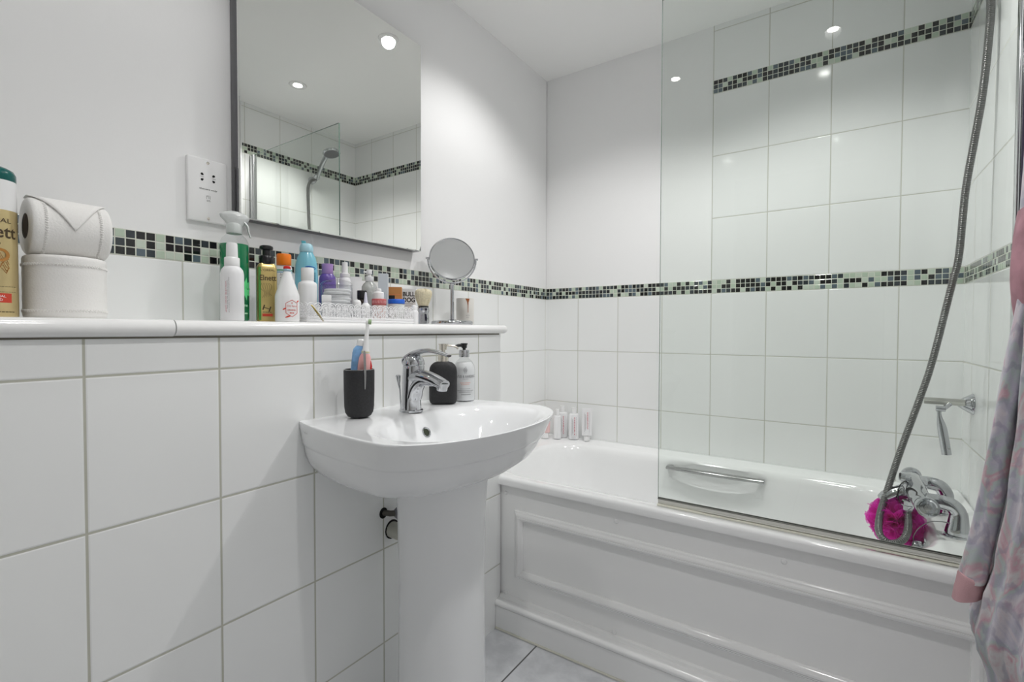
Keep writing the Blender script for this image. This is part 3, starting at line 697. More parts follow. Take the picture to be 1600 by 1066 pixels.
obj('paper', roll_bm(HR, 0.1), PAPER, t, ang=50); obj('core', core_bm(0.1), CARDIN, t)
for zb in (0.016, 0.084): obj('embossed_band', emboss(t, HR-0.0001, 0.1, (zb,)), PAPER, t)
# folded point: wraps the roll from the top towards the camera; local +z is world +y, local -y is world +z
bm = BM(); G = []
a0, a1 = math.radians(104), math.radians(-6)   # from top (local -y) round to front (+x)
n = 18
for j in range(n+1):
    f = j/n; a = a0 + (a1-a0)*f; hw = 0.0488*(1-max(0, (f-0.24)/0.76)) + 0.0004; row = []
    for i in range(9):
        s = (i/8-0.5)*2
        r = HR + 0.0022 + 0.0012*math.sin(f*PI)
        row.append((r*math.cos(a), -r*math.sin(a), 0.05 + s*hw))
    G.append(row)
vs = [[bm.verts.new(p) for p in row] for row in G]
for a, b in zip(vs, vs[1:]):
    for i in range(8): bm.faces.new((a[i], a[i+1], b[i+1], b[i]))
f_o = obj('folded_point', bm, PAPER, t); sd = f_o.modifiers.new('s', 'SOLIDIFY'); sd.thickness = 0.0014; sd.offset = -1

# green spray bottle
t = bottle('cleaning_spray', 'clear trigger spray bottle of green liquid behind the small white spray', 'spray bottle', 0.10, -1.547, off=0.0)
part(t, 'bottle', [(0.0, 0), (0.027, 0), (0.0293, 0.003), (0.0293, 0.165), (0.0285, 0.173), (0.024, 0.184), (0.017, 0.191), (0.0145, 0.194), (0.0145, 0.197)], CLEARP, 44)
part(t, 'liquid', [(0.0, 0.002), (0.026, 0.002), (0.0281, 0.005), (0.0281, 0.163), (0.0279, 0.170), (0.0, 0.170)], GREENL, 44)
bm = BM(); lathe(bm, [(0.0152, 0.194), (0.0158, 0.196), (0.0158, 0.212), (0.013, 0.216), (0.010, 0.218)], 30); obj('collar', bm, mat('frosted_plastic', (0.70, 0.74, 0.72), 0.3, trans=0.25), t)
TRIG = mat('milky_clear_plastic', (0.90, 0.93, 0.92), 0.15, trans=0.35, bump=1.0, bscale=90)
bm = BM(); rs = []
for z, x0, x1, hy_ in ((0.210, -0.012, 0.016, 0.010), (0.218, -0.018, 0.020, 0.011), (0.226, -0.026, 0.028, 0.0115), (0.233, -0.028, 0.031, 0.0115), (0.239, -0.020, 0.026, 0.010), (0.243, -0.008, 0.014, 0.006)):
    rs.append([((x0+x1)/2 + (x1-x0)/2*math.cos(a), hy_*math.sin(a), z - 0.10*((x0+x1)/2+(x1-x0)/2*math.cos(a))) for a in [2*PI*i/28 for i in range(28)]])
rings(bm, rs); obj('spray_head', bm, TRIG, t)
bm = BM(); tube(bm, cr([(0.018, 0, 0.222), (0.026, 0, 0.212), (0.028, 0, 0.200), (0.032, 0, 0.188)], 4), [0.006]*6 + [0.0055, 0.005, 0.0045, 0.004, 0.004, 0.004, 0.0035], 12, sx=0.5, sy=1.2); obj('trigger', bm, TRIG, t)
bm = BM()   # star-shaped splash on the label
c = bm.verts.new((0.0296*math.sin(0.75), -0.0296*math.cos(0.75), 0.072)); ring = []
for i in range(18):
    r = 0.021 if i % 2 == 0 else 0.012; a = 2*PI*i/18; q = 0.75 + r*math.cos(a)/0.0293
    ring.append(bm.verts.new((0.0297*math.sin(q), -0.0297*math.cos(q), 0.072 + r*1.25*math.sin(a))))
for i in range(18): bm.faces.new((c, ring[i], ring[(i+1) % 18]))
obj('splash_label', bm, GREENB, t, recalc=False)
bm = BM(); text_bm(bm, 'zyme', 0.007, 0.020, bend=0.0297, T=TZ(0.034, 0.62), thick=0.02); bars(bm, [(0, 0.018, 0.012, 0.003)], T=TZ(0, 0.75), bend=0.0297); obj('lettering', bm, mat('mint_print', (0.45, 0.8, 0.55), 0.5), t)

# small white spray bottle
t = bottle('hair_mist_bottle', 'small white spray bottle in front of the green cleaning spray', 'spray bottle', 0.19, -1.596)
part(t, 'bottle', [(0.0, 0), (0.0195, 0), (0.0212, 0.002), (0.0212, 0.094), (0.0195, 0.103), (0.0150, 0.109), (0.0125, 0.1105)], WSAT)
part(t, 'collar', [(0.0135, 0.110), (0.0140, 0.111), (0.0140, 0.127), (0.0130, 0.128), (0.009, 0.1283)], WPLAS, 28)
part(t, 'nozzle', [(0.0105, 0.128), (0.0108, 0.129), (0.0102, 0.154), (0.0092, 0.1575), (0.0, 0.158)], WPLAS, 24)
bm = BM(); text_bm(bm, 'VOLUME AND GRIP', 0.0022, 0.062, bend=0, T=Matrix.Rotation(-0.55, 4, 'Z') @ Matrix.Translation((0, -0.0212, 0.048)) @ Matrix.Rotation(PI/2, 4, 'Y')); obj('red_lettering', bm, PINKI, t)
bm = BM()
for a, s in ((-0.42, 'texture spray for fine hair'), (-0.28, 'shake well and mist into roots, style as usual'), ): text_bm(bm, s, 0.0017, 0.058 if a < -0.3 else 0.07, T=Matrix.Rotation(a, 4, 'Z') @ Matrix.Translation((0, -0.02125, 0.052)) @ Matrix.Rotation(PI/2, 4, 'Y'), thick=0.02)
obj('grey_lettering', bm, GREYI, t)

# gold pump shampoo
t = bottle('pump_shampoo', 'squarish gold shampoo bottle with black pump cap', 'shampoo bottle', 0.12, -1.486, off=0.12)
bm = BM(); rs = [rrect(hx, hx*0.8, hx*0.4, z, nc=6, ns=3) for z, hx in ((0, 0.019), (0.002, 0.0207), (0.120, 0.0207), (0.128, 0.019), (0.133, 0.0155))]; rings(bm, rs); obj('bottle', bm, GOLD, t, ang=50)
part(t, 'collar', [(0.0150, 0.132), (0.0158, 0.1335), (0.0158, 0.150), (0.0145, 0.1515), (0.0, 0.1515)], BLACKP, 30)
part(t, 'pump_head', [(0.0085, 0.151), (0.0085, 0.164), (0.0125, 0.165), (0.0145, 0.168), (0.0138, 0.173), (0.010, 0.175), (0.0, 0.1755)], BLACKP, 30)
bm = BM(); text_bm(bm, "L'OR\u00c9AL", 0.0058, 0.030, T=Matrix.Translation((0.001, -0.0168, 0.118))); text_bm(bm, 'Elnett', 0.0125, 0.034, T=Matrix.Translation((0.001, -0.0168, 0.100)), thick=0.015)
text_bm(bm, 'H', 0.012, 0.016, T=Matrix.Translation((-0.002, -0.0168, 0.031)) @ Matrix.Rotation(0.3, 4, 'Y')); bars(bm, [(-0.001, 0.022, 0.018, 0.0014)], T=Matrix.Translation((0, -0.0168, 0)))
for k in range(6): tube(bm, cr([(-0.012+0.003*k, -0.0168, 0.088), (-0.014+0.0045*k, -0.0168, 0.076+0.001*k), (-0.006+0.002*k, -0.0168, 0.066), (-0.011+0.004*k, -0.0168, 0.054+0.001*k)], 4), 0.0003, 5)
obj('lettering', bm, BROWNI, t)
bm = BM(); box(bm, (-0.011, -0.0171, 0.0125), (0.010, -0.0166, 0.0185)); obj('red_label', bm, REDLAB, t)
bm = BM(); box(bm, (-0.0212, -0.0085, 0.004), (-0.0203, 0.0085, 0.122)); box(bm, (-0.0185, -0.0166, 0.004), (-0.0135, -0.0162, 0.124)); obj('painted_reflection', bm, mat('reflection_green', (0.06, 0.25, 0.04), 0.35), t)  # green reflections on the bottle's sides, painted as thin strips

# orange-capped bottle
t = bottle('orange_cap_bottle', 'white bottle with a bright orange cap behind the cone-shaped bottle', 'bottle', 0.07, -1.414)
part(t, 'bottle', [(0, 0), (0.017, 0), (0.0185, 0.002), (0.0185, 0.133), (0.017, 0.139), (0.0155, 0.141)], WPLAS, sy=0.8)
part(t, 'cap', [(0.0158, 0.141), (0.0168, 0.142), (0.0168, 0.166), (0.0155, 0.169), (0.0, 0.1695)], ORANGE, 30)
bm = BM(); text_bm(bm, 'Aussie', 0.006, 0.020, bend=0.0175, T=Matrix.Translation((0, 0.002, 0.118))); bars(bm, [(0, 0.110, 0.018, 0.002), (0, 0.105, 0.016, 0.002)], T=Matrix.Translation((0, 0.002, 0)), bend=0.0175); obj('lettering', bm, GREYI, t)
part(t, 'green_band', [(0.0187, 0.127), (0.0187, 0.130)], mat('green_band', (0.05, 0.35, 0.2), 0.4), sy=0.8)
part(t, 'blue_band', [(0.0187, 0.1225), (0.0187, 0.1245)], mat('blue_band', (0.15, 0.4, 0.65), 0.4), sy=0.8)

# cone-shaped aftershave bottle
t = bottle('aftershave_bottle', 'white cone-shouldered aftershave bottle with red stopper and red emblem', 'bottle', 0.19, -1.478)
part(t, 'bottle', [(0, 0), (0.0235, 0), (0.0252, 0.002), (0.0252, 0.055), (0.0245, 0.060), (0.0085, 0.109), (0.0078, 0.112)], WPLAS, 40)
part(t, 'silver_collar', [(0.0078, 0.1115), (0.0084, 0.112), (0.0084, 0.1165), (0.0072, 0.1175)], mat('blue_grey_collar', (0.35, 0.5, 0.58), 0.3, 0.3), 24)
part(t, 'stopper', [(0.0068, 0.117), (0.0078, 0.1185), (0.0074, 0.1225), (0.004, 0.1245), (0.0, 0.125)], REDP, 24)
bm = BM(); TT = TZ(0.028, 0.38); RB = 0.0254
def onb(x, z, r=RB, tt=TT): return tt @ Vector((r*math.sin(x/r), -r*math.cos(x/r), z))
hexp = [(0.0, 0.0195), (0.0125, 0.0125), (0.0125, -0.0095), (0.0, -0.0175), (-0.0125, -0.0095), (-0.0125, 0.0125)]
pp = []
for (a, b), (c, d) in zip(hexp, hexp[1:]+hexp[:1]): pp += [(a+(c-a)*i/4, b+(d-b)*i/4) for i in range(4)]
tube(bm, [onb(*p) for p in pp+pp[:1]], 0.0005, 6)
tube(bm, [onb(-0.013, 0.001), onb(-0.0165, -0.0005), onb(-0.019, -0.002)], [0.0012, 0.0016, 0.0007], 6); tube(bm, [onb(0.012, 0.015), onb(0.015, 0.0175), onb(0.018, 0.019)], [0.001, 0.0016, 0.0006], 6)
tube(bm, [onb(-0.014, -0.019), onb(-0.009, -0.017), onb(-0.004, -0.0155)], [0.0007, 0.0018, 0.0012], 6)
text_bm(bm, 'Old Spice', 0.0052, 0.021, bend=RB, T=TZ(0.034, 0.38), depth=0.0004); text_bm(bm, 'ORIGINAL', 0.003, 0.019, bend=RB, T=TZ(0.0255, 0.38), depth=0.0004, thick=0.02)
bars(bm, [(0, -0.009, 0.010, 0.0022), (0, 0.013, 0.0025, 0.0025)], T=TT, bend=RB); obj('emblem', bm, REDLAB, t)

# light blue bottle
t = bottle('lotion_bottle', 'tall light blue lotion bottle with paler blue flip cap', 'bottle', 0.055, -1.343)
part(t, 'bottle', [(0, 0), (0.024, 0), (0.0272, 0.003), (0.0278, 0.06), (0.0278, 0.12), (0.0265, 0.150), (0.0225, 0.170), (0.0165, 0.182), (0.0155, 0.185)], LBLUE, 44, sy=0.72)
part(t, 'cap', [(0.0158, 0.1845), (0.0168, 0.186), (0.0168, 0.196), (0.0150, 0.203), (0.0105, 0.207), (0.0, 0.208)], LBLUE2, 36, sy=0.8)
bm = BM(); rs = [rrect(0.0055, 0.0045, 0.003, z, cx=-0.006+c) for z, c in ((0.203, 0), (0.2085, 0.0), (0.2125, -0.001), (0.2135, -0.0015))]; rings(bm, rs); obj('flip_tab', bm, mat('teal_blue_tab', (0.10, 0.42, 0.5), 0.3), t)
bm = BM(); tube(bm, [(0.009 + 0.012*math.cos(a), -0.0195-0.0004, 0.142 + 0.0042*math.sin(a) - 0.1*0.012*math.cos(a)) for a in [2*PI*i/24 for i in range(25)]], 0.0010, 6); tube(bm, [(0.009 + 0.009*math.cos(a), -0.0195-0.0004, 0.143 + 0.0022*math.sin(a)) for a in [2*PI*i/24 for i in range(25)]], 0.0005, 6)
obj('oval_logo', bm, BLUEI, t)
bm = BM(); bars(bm, [(0, 0, 0.026, 0.006), (0, -0.008, 0.020, 0.003)], T=Matrix.Translation((0.019, -0.0155, 0.118)) @ Matrix.Rotation(0.7, 4, 'Z') @ Matrix.Rotation(PI/2, 4, 'Y')); obj('side_print', bm, mat('dark_teal_print', (0.05, 0.2, 0.3), 0.5), t)

# white bottle in the tray (left end)
TRZ = SZ + 0.0022
t = bottle('white_cream_bottle', 'plain white bottle with white screw cap at the left end of the lace tray', 'bottle', 0.15, -1.402, z=TRZ)
part(t, 'bottle', [(0, 0), (0.0205, 0), (0.022, 0.002), (0.022, 0.083), (0.0215, 0.089), (0.019, 0.0935), (0.0145, 0.0955), (0.0135, 0.099)], WSAT)
part(t, 'cap', [(0.0138, 0.0985), (0.0146, 0.0995), (0.0146, 0.126), (0.0136, 0.1285), (0.0, 0.129)], WPLAS, 30)

# purple bottle
t = bottle('purple_shampoo_bottle', 'purple shampoo bottle with lilac cap behind the cotton pad jar', 'shampoo bottle', 0.060, -1.284)
part(t, 'bottle', [(0, 0), (0.020, 0), (0.0215, 0.002), (0.0215, 0.118), (0.0205, 0.125), (0.0165, 0.131), (0.014, 0.134)], PURP, sy=0.8)
part(t, 'cap', [(0.0135, 0.133), (0.0150, 0.135), (0.0142, 0.146), (0.0150, 0.158), (0.0145, 0.1605), (0.0, 0.161)], LILAC, 32, sy=0.85)
bm = BM(); text_bm(bm, "L'OR\u00c9AL", 0.0065, 0.030, bend=0.021, T=Matrix.Translation((0, 0.0040, 0.114)) @ Matrix.Rotation(0.3, 4, 'Z'), depth=0.0006); obj('lettering', bm, BLACKI, t)

# white spray behind the jar
t = bottle('white_spray_bottle', 'slim white spray bottle behind the cotton pad jar, right of the purple bottle', 'spray bottle', 0.062, -1.230)
part(t, 'bottle', [(0, 0), (0.014, 0), (0.0155, 0.002), (0.0155, 0.118), (0.014, 0.126), (0.0115, 0.129)], WSAT)
part(t, 'collar', [(0.0125, 0.1285), (0.0132, 0.130), (0.0132, 0.139), (0.0112, 0.1405)], WPLAS, 28)
part(t, 'nozzle', [(0.0085, 0.140), (0.0085, 0.154), (0.0080, 0.160), (0.0078, 0.171), (0.0, 0.1725)], WPLAS, 24)

# flat tube
t = bottle('white_tube', 'white squeeze tube with crimped top, leaning row behind the tray', 'tube', 0.045, -1.182)
bm = BM(); rs = []
for z, hx, hy_ in ((0.0, 0.012, 0.012), (0.012, 0.012, 0.012), (0.013, 0.0145, 0.013), (0.06, 0.0165, 0.010), (0.12, 0.0185, 0.003), (0.134, 0.019, 0.0008), (0.1365, 0.019, 0.0008)):
    rs.append([(hx*math.cos(a), hy_*math.sin(a), z) for a in [2*PI*i/32 for i in range(32)]])
rings(bm, rs); obj('tube', bm, WSAT, t, ang=40)

# clear pump bottle
t = bottle('clear_pump_bottle', 'clear frosted pump bottle behind the tray, left of the pale grey carton', 'bottle', 0.058, -1.1415)
FROST = mat('frosted_clear', (0.66, 0.68, 0.66), 0.2, trans=0.45)
part(t, 'bottle', [(0, 0), (0.022, 0), (0.0238, 0.002), (0.0238, 0.098), (0.0225, 0.108), (0.017, 0.118), (0.0115, 0.123), (0.0105, 0.126)], FROST)
part(t, 'collar', [(0.0115, 0.1255), (0.0122, 0.127), (0.0122, 0.139), (0.0095, 0.1405), (0.0, 0.1405)], WSAT, 28)
bm = BM(); lathe(bm, [(0.005, 0.140), (0.005, 0.147), (0.0085, 0.1475), (0.0085, 0.157), (0.007, 0.1595), (0.0, 0.160)], 22); tube(bm, [(0, 0, 0.153), (-0.016, -0.004, 0.152)], [0.0035, 0.0028], 10); obj('pump', bm, WSAT, t)
bm = BM(); box(bm, (0.0075, -0.0094, 0.1475), (0.0095, -0.0080, 0.1560)); obj('black_mark', bm, BLACKP, t)

# black-capped jar in tray
t = bottle('black_cap_bottle', 'small dark bottle with black screw cap inside the lace tray', 'bottle', 0.105, -1.206, z=TRZ)
part(t, 'bottle', [(0, 0), (0.014, 0), (0.015, 0.002), (0.015, 0.058), (0.0125, 0.064), (0.011, 0.066)], mat('amber_black_glass', (0.02, 0.012, 0.008), 0.1))
part(t, 'cap', [(0.0128, 0.066), (0.0135, 0.067), (0.0135, 0.088), (0.0128, 0.0895), (0.0, 0.0898)], BLACKP, 30)

t = bottle('white_pump_bottle', 'small white bottle with swivel pump top inside the lace tray', 'bottle', 0.123, -1.163, z=TRZ)
part(t, 'bottle', [(0, 0), (0.0145, 0), (0.0158, 0.002), (0.0158, 0.070), (0.0158, 0.084), (0.0145, 0.087), (0.0095, 0.089)], WPLAS)
bm = BM(); lathe(bm, [(0.008, 0.0885), (0.0088, 0.092), (0.0075, 0.097), (0.004, 0.0985), (0, 0.099)], 22); tube(bm, [(0.002, 0, 0.094), (-0.009, -0.003, 0.092)], [0.0040, 0.0025], 10); obj('pump', bm, WPLAS, t)

t = bottle('nozzle_bottle', 'tiny white bottle with a long pointed nozzle at the front of the lace tray', 'bottle', 0.180, -1.254, z=TRZ)
part(t, 'bottle', [(0, 0), (0.0105, 0), (0.0115, 0.002), (0.0115, 0.040), (0.0095, 0.047), (0.0055, 0.051)], WPLAS, 26)
part(t, 'nozzle', [(0.0055, 0.0505), (0.0050, 0.055), (0.0035, 0.066), (0.0024, 0.077), (0.0012, 0.0795), (0.0, 0.080)], mat('lilac_white_plastic', (0.70, 0.69, 0.80), 0.3), 20)

t = bottle('roll_on_bottle', 'tiny white bottle with a domed cap at the front of the lace tray', 'bottle', 0.186, -1.286, z=TRZ)
part(t, 'bottle', [(0, 0), (0.0085, 0), (0.0095, 0.002), (0.0095, 0.034), (0.0085, 0.036)], WSAT, 26)
part(t, 'cap', [(0.009, 0.0355), (0.0098, 0.037), (0.0098, 0.050), (0.0082, 0.055), (0.004, 0.057), (0, 0.0573)], WPLAS, 26)

# pale grey carton
def carton(name, label, cat, x, y, w_, d_, h, m, off=0.0, z=SZ):
    t = bottle(name, label, cat, x, y, z=z, off=off)
    bm = BM(); box(bm, (-w_/2, -d_/2, 0), (w_/2, d_/2, h), bev=0.0006, seg=1); obj('carton', bm, m, t); return t
t = carton('tall_carton', 'tall narrow pale grey carton standing against the wall', 'box', 0.058, -1.0885, 0.0292, 0.020, 0.153, CARDG, off=-0.1)
bm = BM(); bars(bm, [(0, 0, 0.05, 0.0014), (0, 0.006, 0.04, 0.0012), (0, -0.006, 0.06, 0.001)], T=Matrix.Translation((0.004, -0.0101, 0.07)) @ Matrix.Rotation(PI/2, 4, 'Y')); obj('print', bm, mat('pale_blue_print', (0.40, 0.48, 0.58), 0.5), t)
t = carton('brown_carton', 'orange-brown carton with a black patch, between the pale and white boxes', 'box', 0.048, -1.031, 0.040, 0.022, 0.117, BROWNC, off=-0.1)
bm = BM(); box(bm, (-0.0198, -0.0116, 0.060), (-0.001, -0.0109, 0.0905)); obj('black_patch', bm, BLACKP, t)
bm = BM(); bars(bm, [(0, 0.093, 0.036, 0.0012)], T=Matrix.Translation((0, -0.0112, 0))); obj('print', bm, ORNI, t)
t = carton('moisturiser_carton', 'white carton printed in bold black capitals beside the shaving brush', 'box', 0.030, -0.9545, 0.050, 0.024, 0.118, CARDW, off=-0.25)
bm = BM(); text_bm(bm, 'BULL', 0.0155, 0.040, T=Matrix.Translation((0.002, -0.0122, 0.100)), thick=0.03); obj('lettering', bm, BLACKI, t); bm = BM(); text_bm(bm, 'DOG', 0.0165, 0.040, T=Matrix.Translation((0.002, -0.0122, 0.081)), thick=0.03); bars(bm, [(0, 0.068, 0.030, 0.0012), (0, 0.062, 0.026, 0.0012)], T=Matrix.Translation((0.002, -0.012, 0))); obj('lettering', bm, BLACKI, t)

# cotton pad jar
x, y = 0.145, -1.3165
t = bottle('cotton_pad_jar', 'round clear glass jar of cotton pads with knobbed glass lid in the tray', 'jar', x, y, z=TRZ)
part(t, 'glass', [(0, 0), (0.036, 0), (0.0385, 0.003), (0.0385, 0.090), (0.037, 0.093), (0.0355, 0.093), (0.0365, 0.089), (0.0365, 0.005), (0.0, 0.003)], CLEARG, 48)
part(t, 'lid', [(0.0385, 0.0935), (0.0395, 0.095), (0.0385, 0.098), (0.032, 0.1035), (0.020, 0.1065), (0.010, 0.108), (0.0055, 0.110), (0.0055, 0.112), (0.009, 0.115), (0.0100, 0.118), (0.0080, 0.122), (0.0, 0.124)], CLEARG, 48)
for k in range(11):
    r = 0.0325; cx_, cy_ = (0.0025*math.sin(k*2.1), 0.0025*math.cos(k*1.7))
    bm = BM(); lathe(bm, [(0.0, 0), (r-0.001, 0), (r, 0.0015), (r, 0.0055), (r-0.001, 0.0068), (0, 0.0068)], 30, T=Matrix.Translation((cx_, cy_, 0.0045+k*0.0072)))
    o = obj('cotton_pad', bm, COTTON, t)
# pink lidded jar
t = bottle('pink_jar', 'low jar with a red-pink patterned lid standing in the lace tray', 'jar', 0.164, -1.196, z=TRZ)
part(t, 'jar', [(0, 0), (0.017, 0), (0.0185, 0.002), (0.0185, 0.046), (0.018, 0.048)], mat('pale_pink_glass', (0.72, 0.55, 0.52), 0.15))
part(t, 'lid', [(0.0186, 0.048), (0.0196, 0.049), (0.0196, 0.063), (0.0185, 0.065), (0.0, 0.0655)], PINKG, 36)
bm = BM()
for k in range(12): 
    a = -1.1+0.2*k; tube(bm, [(0.0198*math.sin(a), -0.0198*math.cos(a), 0.052), (0.0198*math.sin(a+0.05), -0.0198*math.cos(a+0.05), 0.060)], 0.0007, 5)
obj('lid_pattern', bm, mat('pale_pattern', (0.75, 0.45, 0.45), 0.4), t)
t = bottle('blue_lid_jar', 'clear jar with a bright blue lid at the right end of the lace tray', 'jar', 0.166, -1.1355, z=TRZ)
part(t, 'jar', [(0, 0), (0.021, 0), (0.0225, 0.002), (0.0225, 0.052), (0.021, 0.054)], mat('milky_jar', (0.66, 0.68, 0.66), 0.2))
part(t, 'lid', [(0.0222, 0.054), (0.0238, 0.0548), (0.0238, 0.0655), (0.0225, 0.067), (0.0, 0.0675)], BLUEL, 36)
# small white pump beside tray
t = bottle('white_dropper_bottle', 'tiny white bottle on the ledge between the lace tray and shaving brush', 'bottle', 0.185, -1.085)
part(t, 'bottle', [(0, 0), (0.0115, 0), (0.0125, 0.002), (0.0125, 0.034), (0.0105, 0.038), (0.0075, 0.040)], WSAT, 26)
bm = BM(); lathe(bm, [(0.0088, 0.0395), (0.0092, 0.047), (0.007, 0.053), (0.0, 0.056)], 22); tube(bm, [(0.0, 0, 0.050), (0.011, -0.002, 0.049)], [0.004, 0.0028], 10); obj('cap', bm, WPLAS, t)
# small tub behind tweezers
t = bottle('small_cream_tub', 'small white flat-capped tube in the lace tray, behind the gold tweezers', 'tube', 0.181, -1.372, z=TRZ)
part(t, 'tube', [(0, 0), (0.009, 0), (0.010, 0.002), (0.011, 0.048)], WSAT, 26, sy=0.6)
bm = BM(); box(bm, (-0.011, -0.0065, 0.048), (0.011, 0.0065, 0.064), bev=0.0015); obj('cap', bm, WPLAS, t)

# lace tray
TX0, TX1, TY0, TY1 = 0.088, 0.205, -1.4385, -1.1075
t = thing('lace_tray', 'white filigree metal tray holding the cotton pad jar and small bottles', 'tray', ((TX0+TX1)/2, (TY0+TY1)/2, SZ+0.0002))
hx, hy_ = (TX1-TX0)/2, (TY1-TY0)/2
bm = BM(); rings(bm, [rrect(hx, hy_, 0.006, 0.0, ns=3), rrect(hx, hy_, 0.006, 0.0018, ns=3)]); obj('tray_floor', bm, LACE, t)
def lace(bm, a, b, nrm, h=0.046):
    a, b = Vector(a), Vector(b); Ln = (b-a).length; d = (b-a)/Ln; rnd = random.Random(3)
    def P(s, z): return a + d*s + Vector((0, 0, z))
    tube(bm, [P(0, 0.004), P(Ln, 0.004)], 0.0022, 6); tube(bm, [P(0, 0.0005+0.0075), P(Ln, 0.008)], 0.0014, 6)
    tube(bm, [P(0, 0.0108), P(Ln, 0.0108)], 0.0018, 6)
    n = int(Ln/0.0175); st = Ln/n
    for i in range(n):   # scalloped top
        c = st*(i+0.5)
        tube(bm, [P(c+st*0.52*math.cos(q), h-0.0095+0.0085*math.sin(q)) for q in [PI*k/8 for k in range(9)]], 0.0011, 6)
        for r_, z_ in ((0.0048, 0.0365), (0.0026, 0.0370)):
            tube(bm, [P(c+r_*math.cos(q), z_+r_*math.sin(q)) for q in [2*PI*k/10 for k in range(11)]], 0.0008, 5)
    m_ = int(Ln/0.0075)
    for i in range(m_):
        for j in range(4):
            c = Ln*(i+0.5)/m_ + rnd.uniform(-0.0015, 0.0015); z_ = 0.0145+0.0062*j + rnd.uniform(-0.001, 0.001); q0 = rnd.uniform(0, 6.28); r_ = rnd.uniform(0.0027, 0.0040)
            c = min(max(c, r_), Ln-r_)
            tube(bm, [P(c+(r_*(1-0.055*k))*math.cos(q0+k*0.75), z_+(r_*(1-0.055*k))*math.sin(q0+k*0.75)) for k in range(13)], 0.00085, 5)
for a, b, n_ in (((hx, -hy_, 0), (hx, hy_, 0), 1), ((-hx, -hy_, 0), (-hx, hy_, 0), 1), ((-hx, -hy_, 0), (hx, -hy_, 0), 1), ((-hx, hy_, 0), (hx, hy_, 0), 1)):
    bm = BM(); lace(bm, a, b, n_); obj('lace_side', bm, LACE, t)

# gold tweezers leaning on the tray
t = thing('gold_tweezers', 'slim gold patterned tweezers leaning against the front left of the lace tray', 'tweezers', (0.2265, -1.4125, SZ+0.0008))
bm = BM(); top = Vector((-0.0155, -0.0205, 0.0385)); 
tube(bm, [(0, 0, 0), top*0.35, top*0.8, top], [0.0009, 0.0017, 0.0021, 0.0019], 8, sx=0.6, sy=1.3)
tube(bm, [(0.0015, 0.001, 0.001), top*0.35+Vector((0.0022, 0.0008, 0.001)), top*0.8+Vector((0.0022, 0, 0.001)), top+Vector((0.0004, 0, 0))], [0.0008, 0.0015, 0.0018, 0.0017], 8, sx=0.6, sy=1.3)
obj('arms', bm, mat('gold_metal', (0.45, 0.36, 0.12), 0.3, 1.0, noise=0.8, scale=700), t)

# shaving brush
t = bottle('shaving_brush', 'shaving brush with cream bristles and faceted chrome handle', 'shaving brush', 0.150, -1.011)
part(t, 'handle', [(0, 0), (0.0155, 0), (0.017, 0.002), (0.0172, 0.02), (0.0150, 0.030), (0.0150, 0.034), (0.0175, 0.042), (0.0170, 0.049), (0.0150, 0.052)], CHROME, 14, ang=20)
part(t, 'black_collar', [(0.0150, 0.0515), (0.0160, 0.0525), (0.0160, 0.0545), (0.0145, 0.056)], BLACKP, 30)
bm = BM(); rs = []
for z, r in ((0.055, 0.0140), (0.062, 0.0165), (0.075, 0.0215), (0.088, 0.0250), (0.096, 0.0255), (0.102, 0.0235), (0.106, 0.0185), (0.108, 0.010), (0.1085, 0.001)):
    rs.append([((r*(1+0.05*math.sin(i*2.4)+0.03*math.sin(i*5.1)))*math.cos(2*PI*i/60), (r*(1+0.05*math.sin(i*2.4)))*math.sin(2*PI*i/60), z+0.0012*math.sin(i*3.3)) for i in range(60)])
rings(bm, rs); obj('bristles', bm, BRIST, t, ang=80)

# magnifying mirror
x, y = 0.116, -0.839
t = thing('magnifying_mirror', 'round chrome pedestal make-up mirror near the right end of the ledge', 'mirror', (x, y, SZ+0.0002), face_cam(x, y, 0.10))
part(t, 'base', [(0, 0), (0.069, 0), (0.0705, 0.003), (0.0705, 0.0105), (0.067, 0.0135), (0.02, 0.0150), (0.010, 0.019), (0.0, 0.019)], CHROME, 56)
part(t, 'pole', [(0.0078, 0.016), (0.0070, 0.022), (0.0066, 0.075), (0.0062, 0.136), (0.0085, 0.139), (0.0, 0.1425)], CHROME, 24)
MR = 0.0775; MCZ = 0.2245
bm = BM(); tube(bm, [((MR+0.0045)*math.cos(a), 0, MCZ + (MR+0.0045)*math.sin(a)) for a in [PI + PI*i/30 for i in range(31)]], 0.0028, 10); obj('yoke', bm, CHROME, t)
for s in (-1, 1):
    bm = BM(); tube(bm, [(s*(MR-0.001), 0, MCZ), (s*(MR+0.011), 0, MCZ)], 0.0035, 12); obj('pivot', bm, CHROME, t)
DT = Matrix.Translation((0, 0, MCZ)) @ Matrix.Rotation(-0.30, 4, 'X') @ Matrix.Rotation(PI/2, 4, 'X')
bm = BM(); lathe(bm, [(MR-0.004, 0.0045), (MR-0.001, 0.0055), (MR+0.0008, 0.002), (MR+0.0008, -0.002), (MR-0.001, -0.0055), (MR-0.004, -0.0045)], 64, T=DT, cap0=False, cap1=False); obj('rim', bm, CHROME, t)
bm = BM(); lathe(bm, [(0, -0.0040), (MR-0.003, -0.0040), (MR-0.003, 0.0040), (0, 0.0040)], 64, T=DT); obj('mirror_glass', bm, mat('soft_mirror', (0.86, 0.87, 0.88), 0.04, 1.0), t, ang=20)

